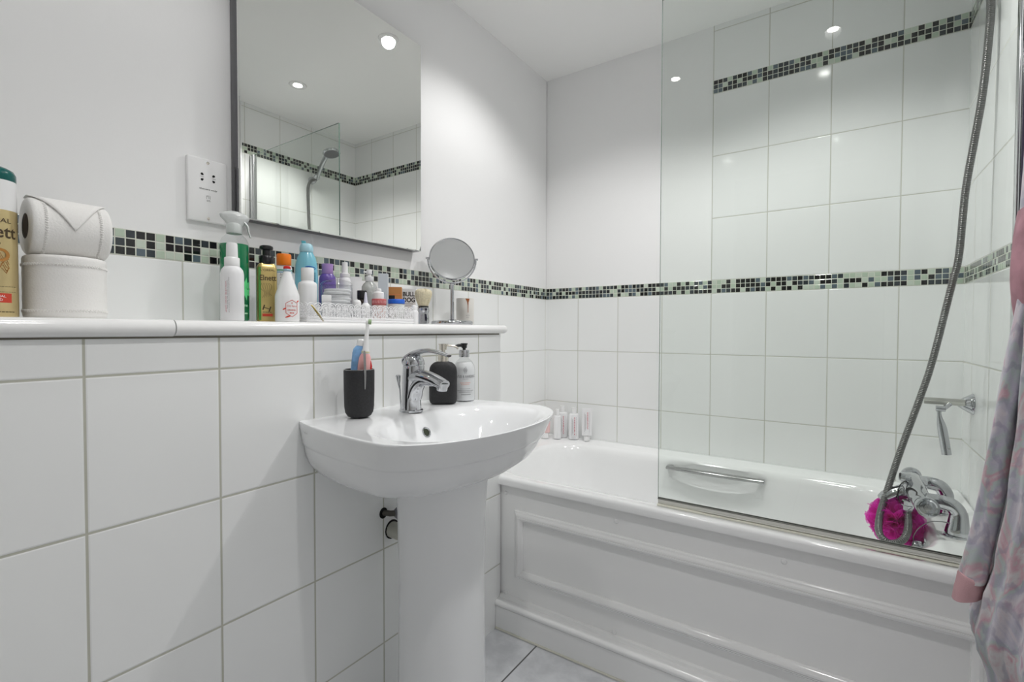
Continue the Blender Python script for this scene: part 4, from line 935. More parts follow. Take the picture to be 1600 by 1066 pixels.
# candle cup
t = bottle('candle_cup', 'cream candle cup with a copper tree motif at the right end of the ledge', 'candle', 0.078, -0.7245)
part(t, 'cup', [(0, 0), (0.029, 0), (0.0315, 0.003), (0.0325, 0.05), (0.0325, 0.096), (0.0318, 0.097), (0.0305, 0.096), (0.030, 0.08), (0.0, 0.079)], CANDLE, 44)
bm = BM(); q = []
for z_, xa, xb in ((0.0955, 0.001, 0.0165), (0.0915, 0.0032, 0.0160), (0.087, 0.0058, 0.0146), (0.082, 0.0078, 0.0130), (0.070, 0.0096, 0.0122), (0.045, 0.0100, 0.0118)):
    q.append([bm.verts.new((0.0331*math.sin(v/0.0331), -0.0331*math.cos(v/0.0331), z_)) for v in [xa+(xb-xa)*i/5 for i in range(6)]])
for a, b in zip(q, q[1:]):
    for i in range(5): bm.faces.new((a[i], a[i+1], b[i+1], b[i]))
q = []
for x_, z_ in () and ((0.001, 0.0955), (0.0165, 0.0955), (0.0160, 0.0915), (0.0130, 0.082), (0.0122, 0.070), (0.0120, 0.045), (0.0100, 0.045), (0.0098, 0.070), (0.0078, 0.082), (0.0035, 0.0905)):
    r = 0.0329; q.append(bm.verts.new((r*math.sin(x_/r), -r*math.cos(x_/r), z_)))
obj('tree_motif', bm, COPPER, t)
bm = BM(); text_bm(bm, 'SAVU', 0.0035, 0.014, bend=0.0328, T=TZ(0.035, 0.30)); bars(bm, [(0, 0.028, 0.010, 0.0012)], T=TZ(0, 0.3), bend=0.0328); obj('lettering', bm, GREYI, t)

# ------------------------------------------------------------------ bath
BR = 0.528; YBF = -0.73
t = thing('bath', 'white built-in bath filling the alcove between the tiled walls', 'bath', (0, 0, 0))
ocx, ocy, ohx, ohy = L/2, YBF/2, L/2-0.001, -YBF/2-0.0008
icx, icy, ihx, ihy = (0.105+1.428)/2, (-0.085-0.665)/2, (1.428-0.105)/2, (0.665-0.085)/2
def rr(cx_, cy_, hx, hy_, r, z): return rrect(hx, hy_, r, z, cx_, cy_, nc=10, ns=22)
prof = []
rs = [rr(ocx, ocy, ohx-0.014, ohy-0.014, 0.002, 0.502), rr(ocx, ocy, ohx, ohy, 0.004, 0.5015), rr(ocx, ocy, ohx, ohy, 0.004, 0.518), rr(ocx, ocy, ohx-0.003, ohy-0.003, 0.006, 0.5255), rr(ocx, ocy, ohx-0.010, ohy-0.010, 0.012, BR+0.0005)]
rs.append(rr(ocx, ocy, ohx-0.028, ohy-0.026, 0.03, BR-0.001))
lip = [(0.0, BR-0.006), (0.010, BR-0.010), (0.018, BR-0.020), (0.025, BR-0.036)]
for d, z in lip: rs.append(rr(icx, icy, ihx-d, ihy-d, 0.175-d*0.5, z))
for k in range(1, 15):
    f = k/14; d = 0.025 + 0.055*f**1.5; z = BR-0.036 - 0.30*math.sin(f*PI/2)**1.0
    # head end slopes more
    rs.append(rr(icx+0.07*f, icy, ihx-d-0.07*f, ihy-d, 0.17-0.02*f, z))
for k in range(1, 6):
    f = k/5; d = 0.08+0.06*f; z = BR-0.336 - 0.05*math.sin(f*PI/2)
    rs.append(rr(icx+0.07, icy, ihx-d-0.07-0.03*f, ihy-d, 0.15, z))
rs.append(rr(icx+0.07, icy, 0.2, 0.06, 0.05, 0.14)); 
GX, GZ = 0.815, 0.480
def dent(p):
    x, y, z = p
    if y < -0.03 and y > -0.26 and z < BR-0.02:
        u = (x-GX)/0.19; v = (z-(GZ-0.020))/0.062
        q = u*u+v*v
        if q < 1: y += 0.040*(1-q)**1.3
    return (x, y, z)
rs2 = []
for r in rs: rs2.append([dent(p) for p in r])
bm = BM(); rings(bm, rs2, cap0=False); obj('tub', bm, ENAMEL, t, ang=60)
# grip
bm = BM(); gp = cr([(0.640, -0.132, 0.486), (0.70, -0.137, 0.4875), (0.815, -0.140, 0.489), (0.93, -0.137, 0.489), (0.990, -0.132, 0.489)], 6)
tube(bm, gp, [0.0095 + 0.0040*math.sin(PI*i/(len(gp)-1)) for i in range(len(gp))], 16, sx=0.7, sy=1.2); obj('grab_handle', bm, STEEL, t, ang=60)
for xx in (0.650, 0.980):
    bm = BM(); box(bm, (xx-0.012, -0.136, 0.478), (xx+0.012, -0.100, 0.492), bev=0.003); obj('handle_mount', bm, CHROME, t)
# overflow at tap end with chain
bm = BM(); TO = Matrix.Translation((1.3955, -0.452, 0.470)) @ Matrix.Rotation(-PI/2+0.25, 4, 'Y'); lathe(bm, [(0, 0.022), (0.016, 0.022), (0.018, 0.019), (0.018, 0.004), (0.029, 0.002), (0.029, -0.004)], 30, T=TO); obj('overflow_cap', bm, CHROME, t)
bm = BM(); ch = cr([(1.452, -0.478, 0.556), (1.43, -0.478, 0.556), (1.41, -0.475, 0.550), (1.392, -0.466, 0.530), (1.381, -0.458, 0.505), (1.378, -0.454, 0.482)], 9)
for p in ch: bmesh.ops.create_icosphere(bm, subdivisions=1, radius=0.0016, matrix=Matrix.Translation(p))
obj('plug_chain', bm, STEEL, t)

# bath panel and plinth
t = thing('bath_surround', 'white moulded panel closing the bath, with raised frame and plinth', 'bath panel', (0, -0.71, 0))
PX0, PX1 = BX+0.0006, L-0.001
bm = BM(); box(bm, (PX0-0.012, 0.0, 0.075), (PX1, 0.016, 0.5012)); obj('board', bm, PANELM, t)
def mould(bm, a, b, n, prof=((-0.017, 0), (-0.017, 0.007), (-0.0125, 0.014), (-0.006, 0.0185), (-0.001, 0.0185), (-0.0005, 0.016), (0.001, 0.016), (0.0015, 0.0175), (0.006, 0.0155), (0.010, 0.0105), (0.0105, 0.009), (0.014, 0.008), (0.0165, 0.0055), (0.017, 0))):
    """bar from a to b in the panel plane (x, z); n = direction across; mitred by over-length"""
    ax, az = a; bx_, bz_ = b; dx, dz = bx_-ax, bz_-az; Ln = math.hypot(dx, dz); dx /= Ln; dz /= Ln; nx, nz = -dz, dx
    r0 = [(ax+nx*o - dx*o*n, -h, az+nz*o - dz*o*n) for o, h in prof]; r1 = [(bx_+nx*o + dx*o*n, -h, bz_+nz*o + dz*o*n) for o, h in prof]
    rings(bm, [r0, r1])
fx0, fx1, fz0, fz1 = 0.308, 1.468, 0.197, 0.402
bm = BM(); mould(bm, (fx0, fz1), (fx1, fz1), 1); mould(bm, (fx1, fz1), (fx1, fz0), 1); mould(bm, (fx1, fz0), (fx0, fz0), 1); mould(bm, (fx0, fz0), (fx0, fz1), 1); obj('raised_moulding', bm, GLOSSW, t, ang=25)
for xx, zz in ((0.252, 0.469), (0.659, 0.459), (1.104, 0.4575), (1.50, 0.458), (0.252, 0.117), (0.655, 0.117), (1.10, 0.117)):
    bm = BM(); lathe(bm, [(0.0068, 0.0), (0.0066, 0.002), (0.005, 0.0042), (0.0, 0.0052)], 22, T=Matrix.Translation((xx, 0, zz)) @ Matrix.Rotation(PI/2, 4, 'X'), cap0=False); obj('screw_cap', bm, WPLAS, t)
bm = BM(); n = 10; rs = []
for xx in (PX0, PX1): rs.append([(xx, 0.004, 0.078), (xx, -0.028, 0.078)] + [(xx, -0.0290 - 0.0115*math.sin(PI*i/n), 0.0895 - 0.0115*math.cos(PI*i/n)) for i in range(0, n+1)] + [(xx, -0.014, 0.1015), (xx, -0.010, 0.110), (xx, -0.003, 0.112), (xx, 0.004, 0.112)])
rings(bm, rs); obj('plinth_moulding', bm, GLOSSW, t, ang=30)
bm = BM(); box(bm, (PX0, -0.034, 0.0), (PX1, -0.012, 0.078)); obj('plinth_board', bm, PANELM, t)
bm = BM(); tube(bm, [(PX0, -0.0350, 0.0015), (PX1, -0.0350, 0.0015)], 0.004, 8); obj('sealant_bead', bm, SEALC, t)

# glass screen
SY = -0.683; SX0, SX1, SZ0, SZ1 = 0.777, 1.511, 0.548, 1.987
t = thing('shower_screen', 'clear glass bath screen on the bath rim with chrome wall channel', 'shower screen', (SX1, SY, BR))
bm = BM(); box(bm, (SX0-SX1, -0.003, SZ0-BR), (0.0, 0.003, SZ1-BR))
bmesh.ops.recalc_face_normals(bm, faces=bm.faces[:])
for f in bm.faces: f.material_index = 0 if abs(f.normal.y) > 0.5 else 1
obj('glass_pane', bm, [GLASS, GEDGE], t, ang=20)
bm = BM(); box(bm, (SX0-SX1+0.0005, -0.006, 0.004), (0, 0.006, 0.0195), bev=0.002); obj('bottom_seal', bm, SEALM, t)
bm = BM(); box(bm, (SX0-SX1+0.0005, -0.0066, 0.0175), (0, 0.0066, 0.0200)); obj('seal_lip', bm, mat('dark_seal_lip', (0.20, 0.20, 0.18), 0.4), t)
bm = BM(); box(bm, (SX0-SX1, -0.014, 0.0), (0.02, 0.008, 0.0045), bev=0.0015); obj('sealant_bead', bm, SEALC, t)
bm = BM(); tube(bm, [(SX0-SX1+0.12, -0.0075, 0.0075), (0, -0.0075, 0.0075)], 0.0016, 6); obj('drip_rail', bm, SEALM, t)
bm = BM(); box(bm, (-0.006, -0.009, 0.0), (0.0, 0.009, SZ1-BR), bev=0.002); box(bm, (0.0, -0.013, 0.0), (0.0285, 0.013, SZ1-BR+0.002), bev=0.005, seg=3); obj('wall_channel', bm, mat('satin_chrome', (0.70, 0.71, 0.72), 0.14, 1.0), t)

# bath shower mixer
t = thing('bath_shower_mixer', 'chrome bath shower mixer on the rim at the tap end of the bath', 'bath tap', (1.44, -0.37, BR-0.006))
def loc(p): return (p[0]-1.44, p[1]+0.37, p[2]-BR+0.006)
for yy in (-0.470, -0.285):
    bm = BM(); lathe(bm, [(0, 0), (0.028, 0), (0.029, 0.003), (0.024, 0.007), (0.02, 0.009)], 32, T=Matrix.Translation(loc((1.462, yy, BR-0.006))))
    el = cr([loc(p) for p in ((1.462, yy, 0.530), (1.464, yy, 0.558), (1.463, yy, 0.582), (1.452, yy, 0.598), (1.436, yy, 0.603), (1.424, yy, 0.6035))], 5)
    tube(bm, el, [0.0245, 0.0240, 0.0235, 0.0225, 0.0218, 0.021, 0.0203, 0.0197, 0.0192, 0.0187] + [0.018]*(len(el)-10), 24)
    obj('riser', bm, CHROME, t, ang=50)
    bm = BM(); tube(bm, [loc((1.428, yy, 0.6035)), loc((1.402, yy, 0.6035))], 0.0185, 6); obj('nut', bm, CHROME, t, ang=20)
bm = BM()
bd = cr([loc(p) for p in ((1.395, -0.500, 0.598), (1.392, -0.485, 0.600), (1.388, -0.44, 0.604), (1.386, -0.375, 0.606), (1.388, -0.31, 0.606), (1.392, -0.265, 0.606), (1.393, -0.25, 0.606))], 5)
tube(bm, bd, [0.010] + [0.0215]*5 + [0.021 + 0.006*math.sin(PI*(i-6)/(len(bd)-12)) if 6 <= i < len(bd)-6 else 0.021 for i in range(6, len(bd)-1)] + [0.012], 26, sx=0.95)
obj('body', bm, CHROME, t, ang=60)
bm = BM(); so = cr([loc(p) for p in ((1.388, -0.385, 0.602), (1.365, -0.388, 0.596), (1.345, -0.390, 0.587), (1.326, -0.392, 0.573), (1.320, -0.392, 0.564))], 5)
tube(bm, so, [0.0195]*8 + [0.0185]*8 + [0.0175]*4 + [0.015], 24); obj('spout', bm, CHROME, t, ang=60)
bm = BM(); lathe(bm, [(0.0075, 0), (0.0075, 0.018), (0.0135, 0.019), (0.0145, 0.024), (0.013, 0.038), (0.011, 0.040), (0.0, 0.0405)], 8, T=Matrix.Translation(loc((1.366, -0.386, 0.606)))); obj('diverter_knob', bm, CHROME, t, ang=25)
bm = BM(); lathe(bm, [(0.0125, 0), (0.0135, 0.002), (0.0135, 0.014), (0.012, 0.016), (0.012, 0.026), (0.010, 0.028)], 8, T=Matrix.Translation(loc((1.368, -0.435, 0.558)))); obj('hose_outlet', bm, CHROME, t, ang=25)
for yy, d in ((-0.500, -1), (-0.252, 1)):
    T_ = Matrix.Translation(loc((1.394, yy, 0.598 if d < 0 else 0.606))) @ Matrix.Rotation(PI/2*(1 if d < 0 else -1), 4, 'X') @ Matrix.Rotation(0.25 if d < 0 else 0, 4, 'Y')
    bm = BM(); lathe(bm, [(0.013, -0.004), (0.018, 0.004), (0.0245, 0.012), (0.0255, 0.020), (0.0245, 0.0235), (0.020, 0.0235), (0.017, 0.0215), (0.0, 0.0215)], 36, T=T_); obj('control_wheel', bm, CHROME, t, ang=30)
    bm = BM(); lathe(bm, [(0.0, 0.0217), (0.0085, 0.0217), (0.0085, 0.0235), (0.0, 0.0240)], 24, T=T_); obj('wheel_cap', bm, STEEL, t)
bm = BM(); tube(bm, [(loc((1.375, -0.40, 0.604))[0] + 0.030*math.cos(a)*0.5 - 0.004, loc((1, -0.412, 0))[1] + 0.012*math.sin(a), loc((0, 0, 0.590))[2] + 0.030*math.sin(a)) for a in [2*PI*i/28 for i in range(29)]], 0.0014, 6)
CORDO = bm

# shower hose
HP = [(1.486, -0.322, 1.945), (1.506, -0.345, 1.935), (1.520, -0.358, 1.89), (1.517, -0.36, 1.78), (1.508, -0.36, 1.647), (1.495, -0.36, 1.535), (1.480, -0.36, 1.405), (1.470, -0.36, 1.238), (1.456, -0.36, 1.154), (1.422, -0.365, 0.964), (1.397, -0.37, 0.859), (1.358, -0.378, 0.714),
      (1.327, -0.395, 0.592), (1.309, -0.445, 0.534), (1.306, -0.494, 0.503), (1.325, -0.506, 0.487), (1.350, -0.500, 0.494), (1.364, -0.482, 0.513), (1.368, -0.455, 0.535), (1.368, -0.437, 0.552), (1.368, -0.435, 0.560)]
path = cr(HP, 40); acc = [0]
for a, b in zip(path, path[1:]): acc.append(acc[-1]+(b-a).length)
step = 0.00155; pts = []; k = 0; s = 0
while s < acc[-1]:
    while acc[k+1] < s: k += 1
    f = (s-acc[k])/max(1e-9, acc[k+1]-acc[k]); pts.append(path[k].lerp(path[k+1], f)); s += step
bm = BM(); tube(bm, pts, [0.0088 if i % 3 else 0.0070 for i in range(len(pts))], 14)
tag(obj('shower_hose', bm, HOSEM, ang=80), 'long ribbed metal shower hose looping from the mixer up the tap-end wall', 'shower hose')
# shower head and wall holder (seen in the mirror)
t = thing('shower_wall_bracket', 'chrome wall bracket holding the shower head on the tap-end wall', 'bracket', (L, -0.322, 1.955))
bm = BM(); tube(bm, [(0, 0, -0.01), (-0.018, 0, -0.01), (-0.03, 0, -0.006)], [0.022, 0.020, 0.016], 24); tube(bm, [(-0.028, 0, -0.018), (-0.05, 0, 0.002), (-0.065, 0, 0.012)], [0.012, 0.015, 0.014], 20); obj('bracket', bm, CHROME, t)
t = thing('hand_shower', 'chrome hand shower resting in its wall bracket, visible in the large mirror', 'shower head', (1.475, -0.322, 1.955))
bm = BM(); hh = cr([(0.006, 0, -0.012), (-0.010, 0, 0.022), (-0.045, 0.002, 0.075), (-0.08, 0.004, 0.112), (-0.10, 0.005, 0.122)], 5); tube(bm, hh, [0.011]*8 + [0.013]*8 + [0.014]*5, 20); obj('handle', bm, CHROME, t)
TS = Matrix.Translation((-0.125, 0.006, 0.122)) @ Matrix.Rotation(0.28, 4, 'Y')
bm = BM(); lathe(bm, [(0, 0.016), (0.03, 0.014), (0.048, 0.004), (0.050, -0.004), (0.047, -0.009), (0.043, -0.0095)], 40, T=TS, cap1=False); obj('rose', bm, CHROME, t)
bm = BM(); lathe(bm, [(0, -0.0095), (0.043, -0.0095), (0.043, -0.007), (0, -0.006)], 40, T=TS); obj('spray_face', bm, mat('grey_spray_face', (0.12, 0.12, 0.13), 0.4), t)

# pink shower puff hung from the mixer
t = thing('shower_puff', 'magenta netting shower puff hanging from the bath mixer by a black cord', 'shower puff', (1.347, -0.393, 0.512))
rnd = random.Random(5); bm = BM()
for k in range(54):
    ax = Vector((rnd.gauss(0, 1), rnd.gauss(0, 1), rnd.gauss(0, 1))).normalized(); q = ax.orthogonal().normalized(); s_ = ax.cross(q)
    n = 64; fr = rnd.choice((4, 5, 6)); ph = rnd.uniform(0, 6); off = rnd.uniform(-0.028, 0.028); R1 = math.sqrt(max(0.02, 1-(off/0.055)**2)); am = rnd.uniform(0.007, 0.013)
    a0_ = rnd.uniform(0, 6.28); span = rnd.uniform(2.2, 4.5); G = []
    for i in range(n+1):
        a = a0_ + span*i/n; d = q*math.cos(a)+s_*math.sin(a); row = []
        for j, rr_ in enumerate((0.012, 0.034, 0.053, 0.065)):
            wv = am*(j/3)**1.2*math.sin(fr*a+ph) ; row.append(d*rr_*(R1*0.35+0.65)*(1.0) + ax*(off*(0.3+0.7*j/3)+wv) + d*0.003*(j/3)*math.sin(fr*a+1))
        G.append(row)
    vs = [[bm.verts.new(p) for p in row] for row in G]
    for a, b in zip(vs, vs[1:]):
        for i in range(3): bm.faces.new((a[i], a[i+1], b[i+1], b[i]))
def netting():
    m = bpy.data.materials.new('magenta_netting_sheer'); m.use_nodes = True; nt = m.node_tree; b = nt.nodes['Principled BSDF']
    b.inputs['Base Color'].default_value = (0.80, 0.04, 0.55, 1); b.inputs['Roughness'].default_value = 0.45
    tr = nt.nodes.new('ShaderNodeBsdfTransparent'); tr.inputs[0].default_value = (1, 0.82, 0.97, 1); mx = nt.nodes.new('ShaderNodeMixShader')
    tl = nt.nodes.new('ShaderNodeBsdfTranslucent'); tl.inputs[0].default_value = (0.90, 0.08, 0.65, 1); m2 = nt.nodes.new('ShaderNodeMixShader'); m2.inputs[0].default_value = 0.45
    nt.links.new(b.outputs[0], m2.inputs[1]); nt.links.new(tl.outputs[0], m2.inputs[2])
    mx.inputs[0].default_value = 0.58; nt.links.new(tr.outputs[0], mx.inputs[1]); nt.links.new(m2.outputs[0], mx.inputs[2])
    nt.links.new(mx.outputs[0], nt.nodes['Material Output'].inputs[0]); return m
obj('netting', bm, netting(), t, recalc=False, ang=80)
bm = BM()
for p in (((1.362, -0.418, 0.56), (1.350, -0.416, 0.582), (1.352, -0.41, 0.612), (1.366, -0.402, 0.628), (1.378, -0.398, 0.612), (1.376, -0.41, 0.585), (1.360, -0.425, 0.545)),):
    tube(bm, [Vector(v)-Vector((1.347, -0.393, 0.512)) for v in cr(p, 5)], 0.0014, 6)
CORDO.free()
obj('cord', bm, BLACKP, t)['label'] = 'thin black hanging cord'

# squeegee on its wall hook
t = thing('squeegee_hook', 'chrome trumpet-shaped wall hook on the tap-end tiles', 'hook', (L, -0.150, 0.822))
bm = BM(); lathe(bm, [(0.0, 0.0), (0.031, 0.0), (0.031, 0.002), (0.026, 0.010), (0.015, 0.026), (0.009, 0.034), (0.0, 0.036)], 36, T=Matrix.Rotation(-PI/2, 4, 'Y')); obj('cone', bm, CHROME, t, ang=60)
bm = BM(); tube(bm, [(-0.030, 0, 0.0), (-0.044, 0.0, 0.002)], [0.006, 0.006], 14); lathe(bm, [(0, -0.005), (0.008, -0.005), (0.0095, 0), (0.008, 0.005), (0, 0.005)], 20, T=Matrix.Translation((-0.046, 0, 0.004)) @ Matrix.Rotation(PI/2, 4, 'Y')); obj('peg', bm, CHROME, t)
t = thing('squeegee', 'chrome shower squeegee hanging from the trumpet-shaped wall hook', 'squeegee', (1.46, -0.168, 0.815))
bm = BM(); box(bm, (-0.034, -0.005, 0.002), (0.060, 0.004, 0.014), bev=0.0025); obj('blade_holder', bm, mat('pale_satin_metal', (0.62, 0.62, 0.58), 0.3, 0.8), t)
bm = BM(); box(bm, (-0.034, -0.0015, 0.014), (0.060, 0.0008, 0.022)); obj('rubber_blade', bm, mat('pale_rubber', (0.5, 0.5, 0.47), 0.6), t)
bm = BM(); tube(bm, [(0.026, -0.002, 0.006), (0.010, -0.014, -0.008), (0.002, -0.018, -0.008)], [0.006, 0.0065, 0.0065], 12)
tube(bm, [(0.014, -0.018, -0.008), (-0.008, -0.018, -0.008)], [0.0085, 0.0085], 20); obj('hinge', bm, CHROME, t)
bm = BM(); tube(bm, cr([(-0.001, -0.019, -0.010), (0.001, -0.020, -0.035), (0.006, -0.021, -0.060), (0.010, -0.022, -0.085), (0.018, -0.024, -0.142)], 5), [0.0052]*4 + [0.0058, 0.0066, 0.0074, 0.0084, 0.0095, 0.0102, 0.0108, 0.011, 0.0112, 0.0114, 0.0115, 0.0116, 0.0116, 0.0116, 0.0116, 0.0116, 0.0116], 22); obj('handle', bm, CHROME, t)

# bottles in the corner of the bath rim
def tube_bottle(label, x, y, hx, h, m, caph, capr, inverted=False, txt=None, off=0.0, hd=0.016, z=None):
    t = thing('toiletry_tube' if inverted else 'shampoo_bottle', label, 'tube' if inverted else 'bottle', (x, y, (BR-0.0005) if z is None else z), face_cam(x, y, off), group='toiletries in the bath corner')
    b0 = caph if inverted else 0.0
    bm = BM()
    if inverted: rs = [[(a_*math.cos(q), b2*math.sin(q), z_) for q in [2*PI*i/36 for i in range(36)]] for z_, a_, b2 in ((b0, capr, capr*0.8), (b0+0.001, hx*0.97, hd), (b0+(h-b0)*0.5, hx, hd*0.75), (h-0.012, hx*1.02, 0.003), (h, hx*1.03, 0.001))]
    else: rs = [rrect(hx_, hd_, hd_*0.9, z_, nc=6, ns=3) for z_, hx_, hd_ in ((0, hx-0.002, hd-0.002), (0.002, hx, hd), (h-caph-0.006, hx, hd), (h-caph-0.001, hx*0.8, hd*0.8), (h-caph, capr, capr*0.9))]
    rings(bm, rs); obj('tube' if inverted else 'bottle', bm, m, t, ang=45)
    z0 = 0 if inverted else h-caph
    bm = BM(); lathe(bm, [(0, z0), (capr, z0), (capr*1.02, z0+0.002), (capr*0.97, z0+caph-0.001), (0, z0+caph)], 28); obj('cap', bm, WPLAS, t)
    if txt:
        zc = (h+b0)/2 if inverted else (h-caph)/2; dep = hd*0.80 if inverted else hd
        T0 = Matrix.Translation((0.004, -dep-0.0008, zc)) @ Matrix.Rotation(PI/2, 4, 'Y')
        bm = BM(); text_bm(bm, txt, 0.0048, (h-caph)*0.72, T=T0, thick=0.02); obj('red_lettering', bm, PINKI, t)
        bm = BM(); bars(bm, [(0, 0, (h-caph)*0.6, 0.0011), (0, -0.004 if inverted else -0.0045, (h-caph)*0.7, 0.0009), (0, 0.0028, (h-caph)*0.5, 0.0009)], T=Matrix.Translation((-0.0065, -dep-0.0008, zc)) @ Matrix.Rotation(PI/2, 4, 'Y')); bars(bm, [(0, 0, (h-caph)*0.75, 0.0008)], T=Matrix.Translation((0.0125, -dep*0.93-0.0008, zc)) @ Matrix.Rotation(PI/2, 4, 'Y')); obj('grey_lettering', bm, GREYI, t)
    return t
tube_bottle('pale pink upturned tube in the bath corner, half hidden by the basin', 0.060, -0.110, 0.0235, 0.128, PINKT, 0.026, 0.017, inverted=True, hd=0.014)
tube_bottle('plain white bottle, shorter of the two standing together by the pink tube', 0.114, -0.090, 0.018, 0.140, WSAT, 0.030, 0.0095, hd=0.013)
tube_bottle('white bottle with red vertical lettering, directly behind the plain white one', 0.118, -0.045, 0.0235, 0.150, WSAT, 0.030, 0.011, txt='SHAMPOO', hd=0.015)
tube_bottle('white bottle with red vertical lettering, standing beside the upturned white tube', 0.181, -0.052, 0.0235, 0.150, WSAT, 0.030, 0.011, txt='DESERT', hd=0.015)
tube_bottle('large white upturned tube with red vertical lettering, nearest the glass screen', 0.247, -0.050, 0.0235, 0.150, WSAT, 0.024, 0.0135, inverted=True, txt='ESSENTIAL', hd=0.015)

# ------------------------------------------------------------------ dressing gown hanging at the right
def robe_mat():
    m, nt, b = nm('marbled_robe_cloth')
    tc = nt.nodes.new('ShaderNodeTexCoord'); mp = nt.nodes.new('ShaderNodeMapping'); nt.links.new(tc.outputs['Object'], mp.inputs[0]); mp.inputs['Scale'].default_value = (1, 1, 0.55)
    n1 = nt.nodes.new('ShaderNodeTexNoise'); n1.inputs['Scale'].default_value = 13; n1.inputs['Detail'].default_value = 7; n1.inputs['Distortion'].default_value = 1.6
    nt.links.new(mp.outputs[0], n1.inputs['Vector'])
    r = nt.nodes.new('ShaderNodeValToRGB'); e = r.color_ramp.elements
    e[0].position = 0.28; e[0].color = (0.26, 0.22, 0.30, 1); e[1].position = 0.76; e[1].color = (0.32, 0.33, 0.34, 1)
    for p_, c_ in ((0.36, (0.38, 0.22, 0.30)), (0.42, (0.46, 0.42, 0.45)), (0.48, (0.36, 0.34, 0.41)), (0.53, (0.33, 0.38, 0.37)), (0.58, (0.43, 0.26, 0.30)), (0.64, (0.46, 0.45, 0.46)), (0.70, (0.40, 0.20, 0.24))):
        k = e.new(p_); k.color = (*c_, 1)
    nt.links.new(n1.outputs['Fac'], r.inputs[0])
    # feathered chevron streaks
    wv = nt.nodes.new('ShaderNodeTexWave'); wv.wave_type = 'BANDS'; wv.bands_direction = 'DIAGONAL'; wv.inputs['Scale'].default_value = 16; wv.inputs['Distortion'].default_value = 9; wv.inputs['Detail'].default_value = 3; wv.inputs['Detail Scale'].default_value = 2.2
    nt.links.new(mp.outputs[0], wv.inputs['Vector'])
    c = mixc(nt, M(nt, 'MULTIPLY', maprange(nt, wv.outputs['Fac'], 0.55, 0.95, 0, 1), 0.45), r.outputs[0], (0.20, 0.19, 0.26))
    nt.links.new(c, b.inputs['Base Color']); b.inputs['Roughness'].default_value = 0.8; b.inputs['Sheen Weight'].default_value = 0.3
    nn = nt.nodes.new('ShaderNodeTexNoise'); nn.inputs['Scale'].default_value = 500; nt.links.new(tc.outputs['Object'], nn.inputs['Vector'])
    bp = nt.nodes.new('ShaderNodeBump'); bp.inputs['Strength'].default_value = 0.3; bp.inputs['Distance'].default_value = 0.0006; nt.links.new(nn.outputs['Fac'], bp.inputs['Height']); nt.links.new(bp.outputs[0], b.inputs['Normal'])
    return m
ROBE = robe_mat(); PCUFF = mat('pink_cuff_cloth', (0.44, 0.26, 0.28), 0.85, noise=0.12, scale=30, bump=0.3, bscale=500)
t = thing('dressing_gown', 'marbled pastel dressing gown with pink cuff hanging at the right', 'dressing gown', (1.48, -1.0, 0.0))
def tw(p): return (p[0]-1.48, p[1]+1.0, p[2])
# body: closed folded column of cloth
bm = BM(); rs = []
lev = [(1.62, 1.510, 0.020, 0.07), (1.50, 1.508, 0.030, 0.08), (1.354, 1.503, 0.046, 0.10), (1.20, 1.503, 0.050, 0.10), (1.036, 1.502, 0.052, 0.11), (0.912, 1.498, 0.052, 0.11), (0.786, 1.493, 0.056, 0.115), (0.667, 1.484, 0.060, 0.115), (0.599, 1.474, 0.064, 0.115), (0.537, 1.469, 0.066, 0.115), (0.490, 1.476, 0.058, 0.115), (0.42, 1.486, 0.052, 0.115), (0.34, 1.490, 0.048, 0.115), (0.25, 1.492, 0.046, 0.115)]
NZ = 60
def lerp_lev(z):
    for a, b in zip(lev, lev[1:]):
        if a[0] >= z >= b[0]:
            f = (a[0]-z)/(a[0]-b[0]); f = f*f*(3-2*f); return [a[i]+(b[i]-a[i])*f for i in (1, 2, 3)]
    return lev[-1][1:]
for k in range(NZ+1):
    z = lev[0][0] + (lev[-1][0]-lev[0][0])*k/NZ; cx_, hx, hy_ = lerp_lev(z); ring = []; grow = k/NZ
    for i in range(120):
        a = 2*PI*i/120
        w_ = 1 + (0.04+0.05*grow)*math.sin(7*a+1.3+1.2*grow) + 0.035*math.sin(13*a+0.5+2.5*grow) + 0.03*math.sin(23*a-3*grow)
        X = cx_+hx*math.cos(a)*w_; X = min(X, 1.538)
        ring.append(tw((X, -1.0+hy_*math.sin(a)*w_, z + 0.012*math.sin(5*a)*(1 if k == NZ else 0))))
    rs.append(ring)
rings(bm, rs); obj('gown_body', bm, ROBE, t, ang=70)
# inner pink layer showing high up at the left
bm = BM(); rs = []
for k in range(24):
    f = k/23; z = 1.235 - f*0.245; ring = []
    cxx = 1.4565 - 0.004*math.sin(f*PI) + 0.006*f
    for i in range(24):
        a = 2*PI*i/24; ring.append(tw((cxx + (0.012+0.003*math.sin(f*5))*math.cos(a)*(0.35+0.65*math.sin(f*PI*0.9+0.25)), -0.985 + 0.034*math.sin(a) + 0.004*math.sin(9*f+a*3), z)))
    rs.append(ring)
rings(bm, rs); obj('pink_lining', bm, mat('pink_lining_cloth', (0.42, 0.22, 0.26), 0.85, noise=0.3, scale=22), t, ang=70)
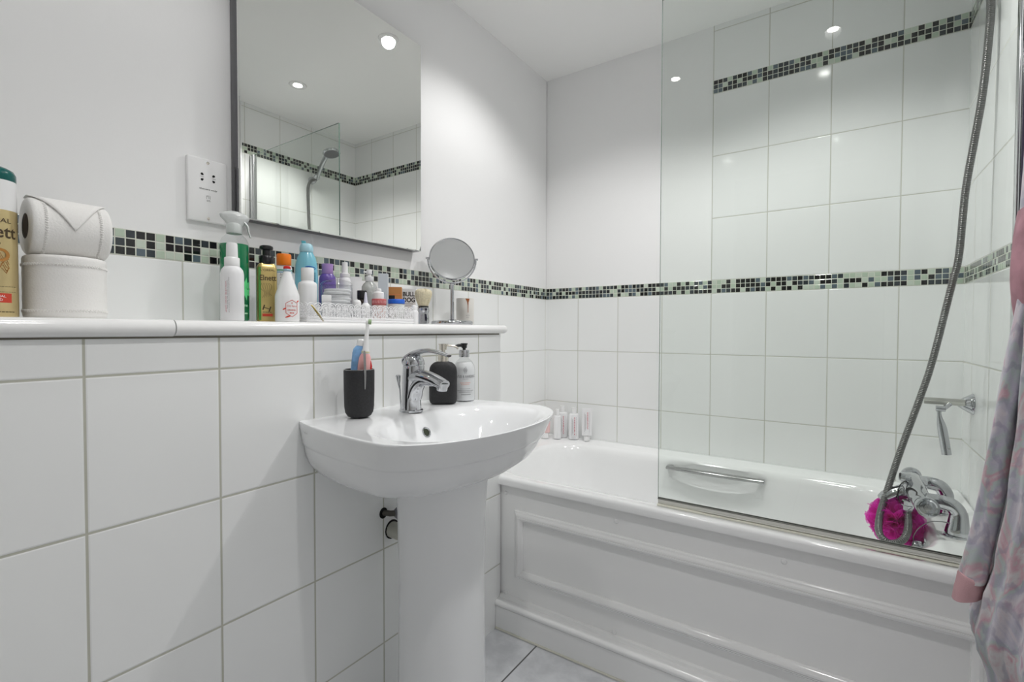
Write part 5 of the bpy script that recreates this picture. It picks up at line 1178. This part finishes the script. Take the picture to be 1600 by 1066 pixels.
# sleeve
sl_pts = [(1.468, -1.00, 1.30), (1.464, -1.00, 1.17), (1.457, -1.00, 1.10), (1.450, -1.0, 1.036), (1.436, -1.0, 0.911), (1.424, -1.0, 0.785), (1.407, -1.0, 0.66), (1.4025, -1.0, 0.625)]
sp2 = cr(sl_pts, 8); rad = [0.016 + 0.012*min(1, i/40) for i in range(len(sp2))]
rs = []; n = len(sp2)
for i, p in enumerate(sp2):
    f = i/(n-1); ring = []
    for k in range(40):
        a = 2*PI*k/40; r = (0.010 + 0.0095*min(1, f**1.5*1.05))*(1+0.07*math.sin(3*a+6*f)+0.05*math.sin(5*a+14*f)+0.03*math.sin(30*f+2*a))
        ring.append(tw((p.x + r*math.cos(a)*0.95, p.y + r*math.sin(a)*1.3, p.z + 0.006*math.cos(a))))
    rs.append(ring)
bm = BM(); rings(bm, rs); obj('sleeve', bm, ROBE, t, ang=70)
bm = BM(); rs = []
for dz, dx, r in ((0.004, 0.0, 0.0180), (0.0, 0.0, 0.0198), (-0.010, -0.001, 0.0204), (-0.020, -0.003, 0.0208), (-0.034, -0.005, 0.0210), (-0.035, -0.005, 0.019), (-0.02, -0.003, 0.017)):
    rs.append([tw((1.401+dx + r*math.cos(a)*0.95*(1+0.05*math.sin(3*a+1)), -1.0 + r*math.sin(a)*1.3, 0.628+dz - 0.013*math.cos(a+0.2)*(-1)*(-dz/0.047))) for a in [2*PI*i/40 for i in range(40)]])
rings(bm, rs, cap1=True); obj('cuff', bm, PCUFF, t, ang=60)['label'] = 'plain pink sleeve cuff'
# wall hook above it and dark garment behind
t = thing('robe_hook', 'chrome hook high on the wall holding the marbled dressing gown', 'hook', (L+0.006, -0.99, 1.66))
bm = BM(); lathe(bm, [(0, 0), (0.018, 0), (0.018, 0.004), (0, 0.005)], 24, T=Matrix.Rotation(-PI/2, 4, 'Y')); tube(bm, cr([(0, 0, 0), (-0.03, 0, -0.01), (-0.05, 0, 0.0), (-0.055, 0, 0.02)], 4), 0.004, 10); obj('hook', bm, CHROME, t)
t = thing('dark_garment', 'dark purple garment edge hanging behind the dressing gown at far right', 'garment', (1.492, -0.84, 0.8))
bm = BM(); tube(bm, cr([(0.0545, 0, 1.235), (0.03, 0, 1.225), (0.008, 0, 1.232), (0.002, 0, 1.25)], 4), 0.004, 10); lathe(bm, [(0, 0), (0.016, 0), (0.016, 0.004), (0, 0.005)], 24, T=Matrix.Translation((0.0545, 0, 1.235)) @ Matrix.Rotation(-PI/2, 4, 'Y')); obj('hanging_hook', bm, CHROME, t)
bm = BM(); rs = []
for k in range(30):
    f = k/29; z = 1.24 - f*0.86; rs.append([(0.010 + 0.018*math.cos(a)*(1+0.15*math.sin(4*a+3*f)), 0.035*math.sin(a)*(1+0.1*math.sin(5*a)), z) for a in [2*PI*i/40 for i in range(40)]])
rings(bm, rs); obj('cloth', bm, DPURP, t, ang=70)
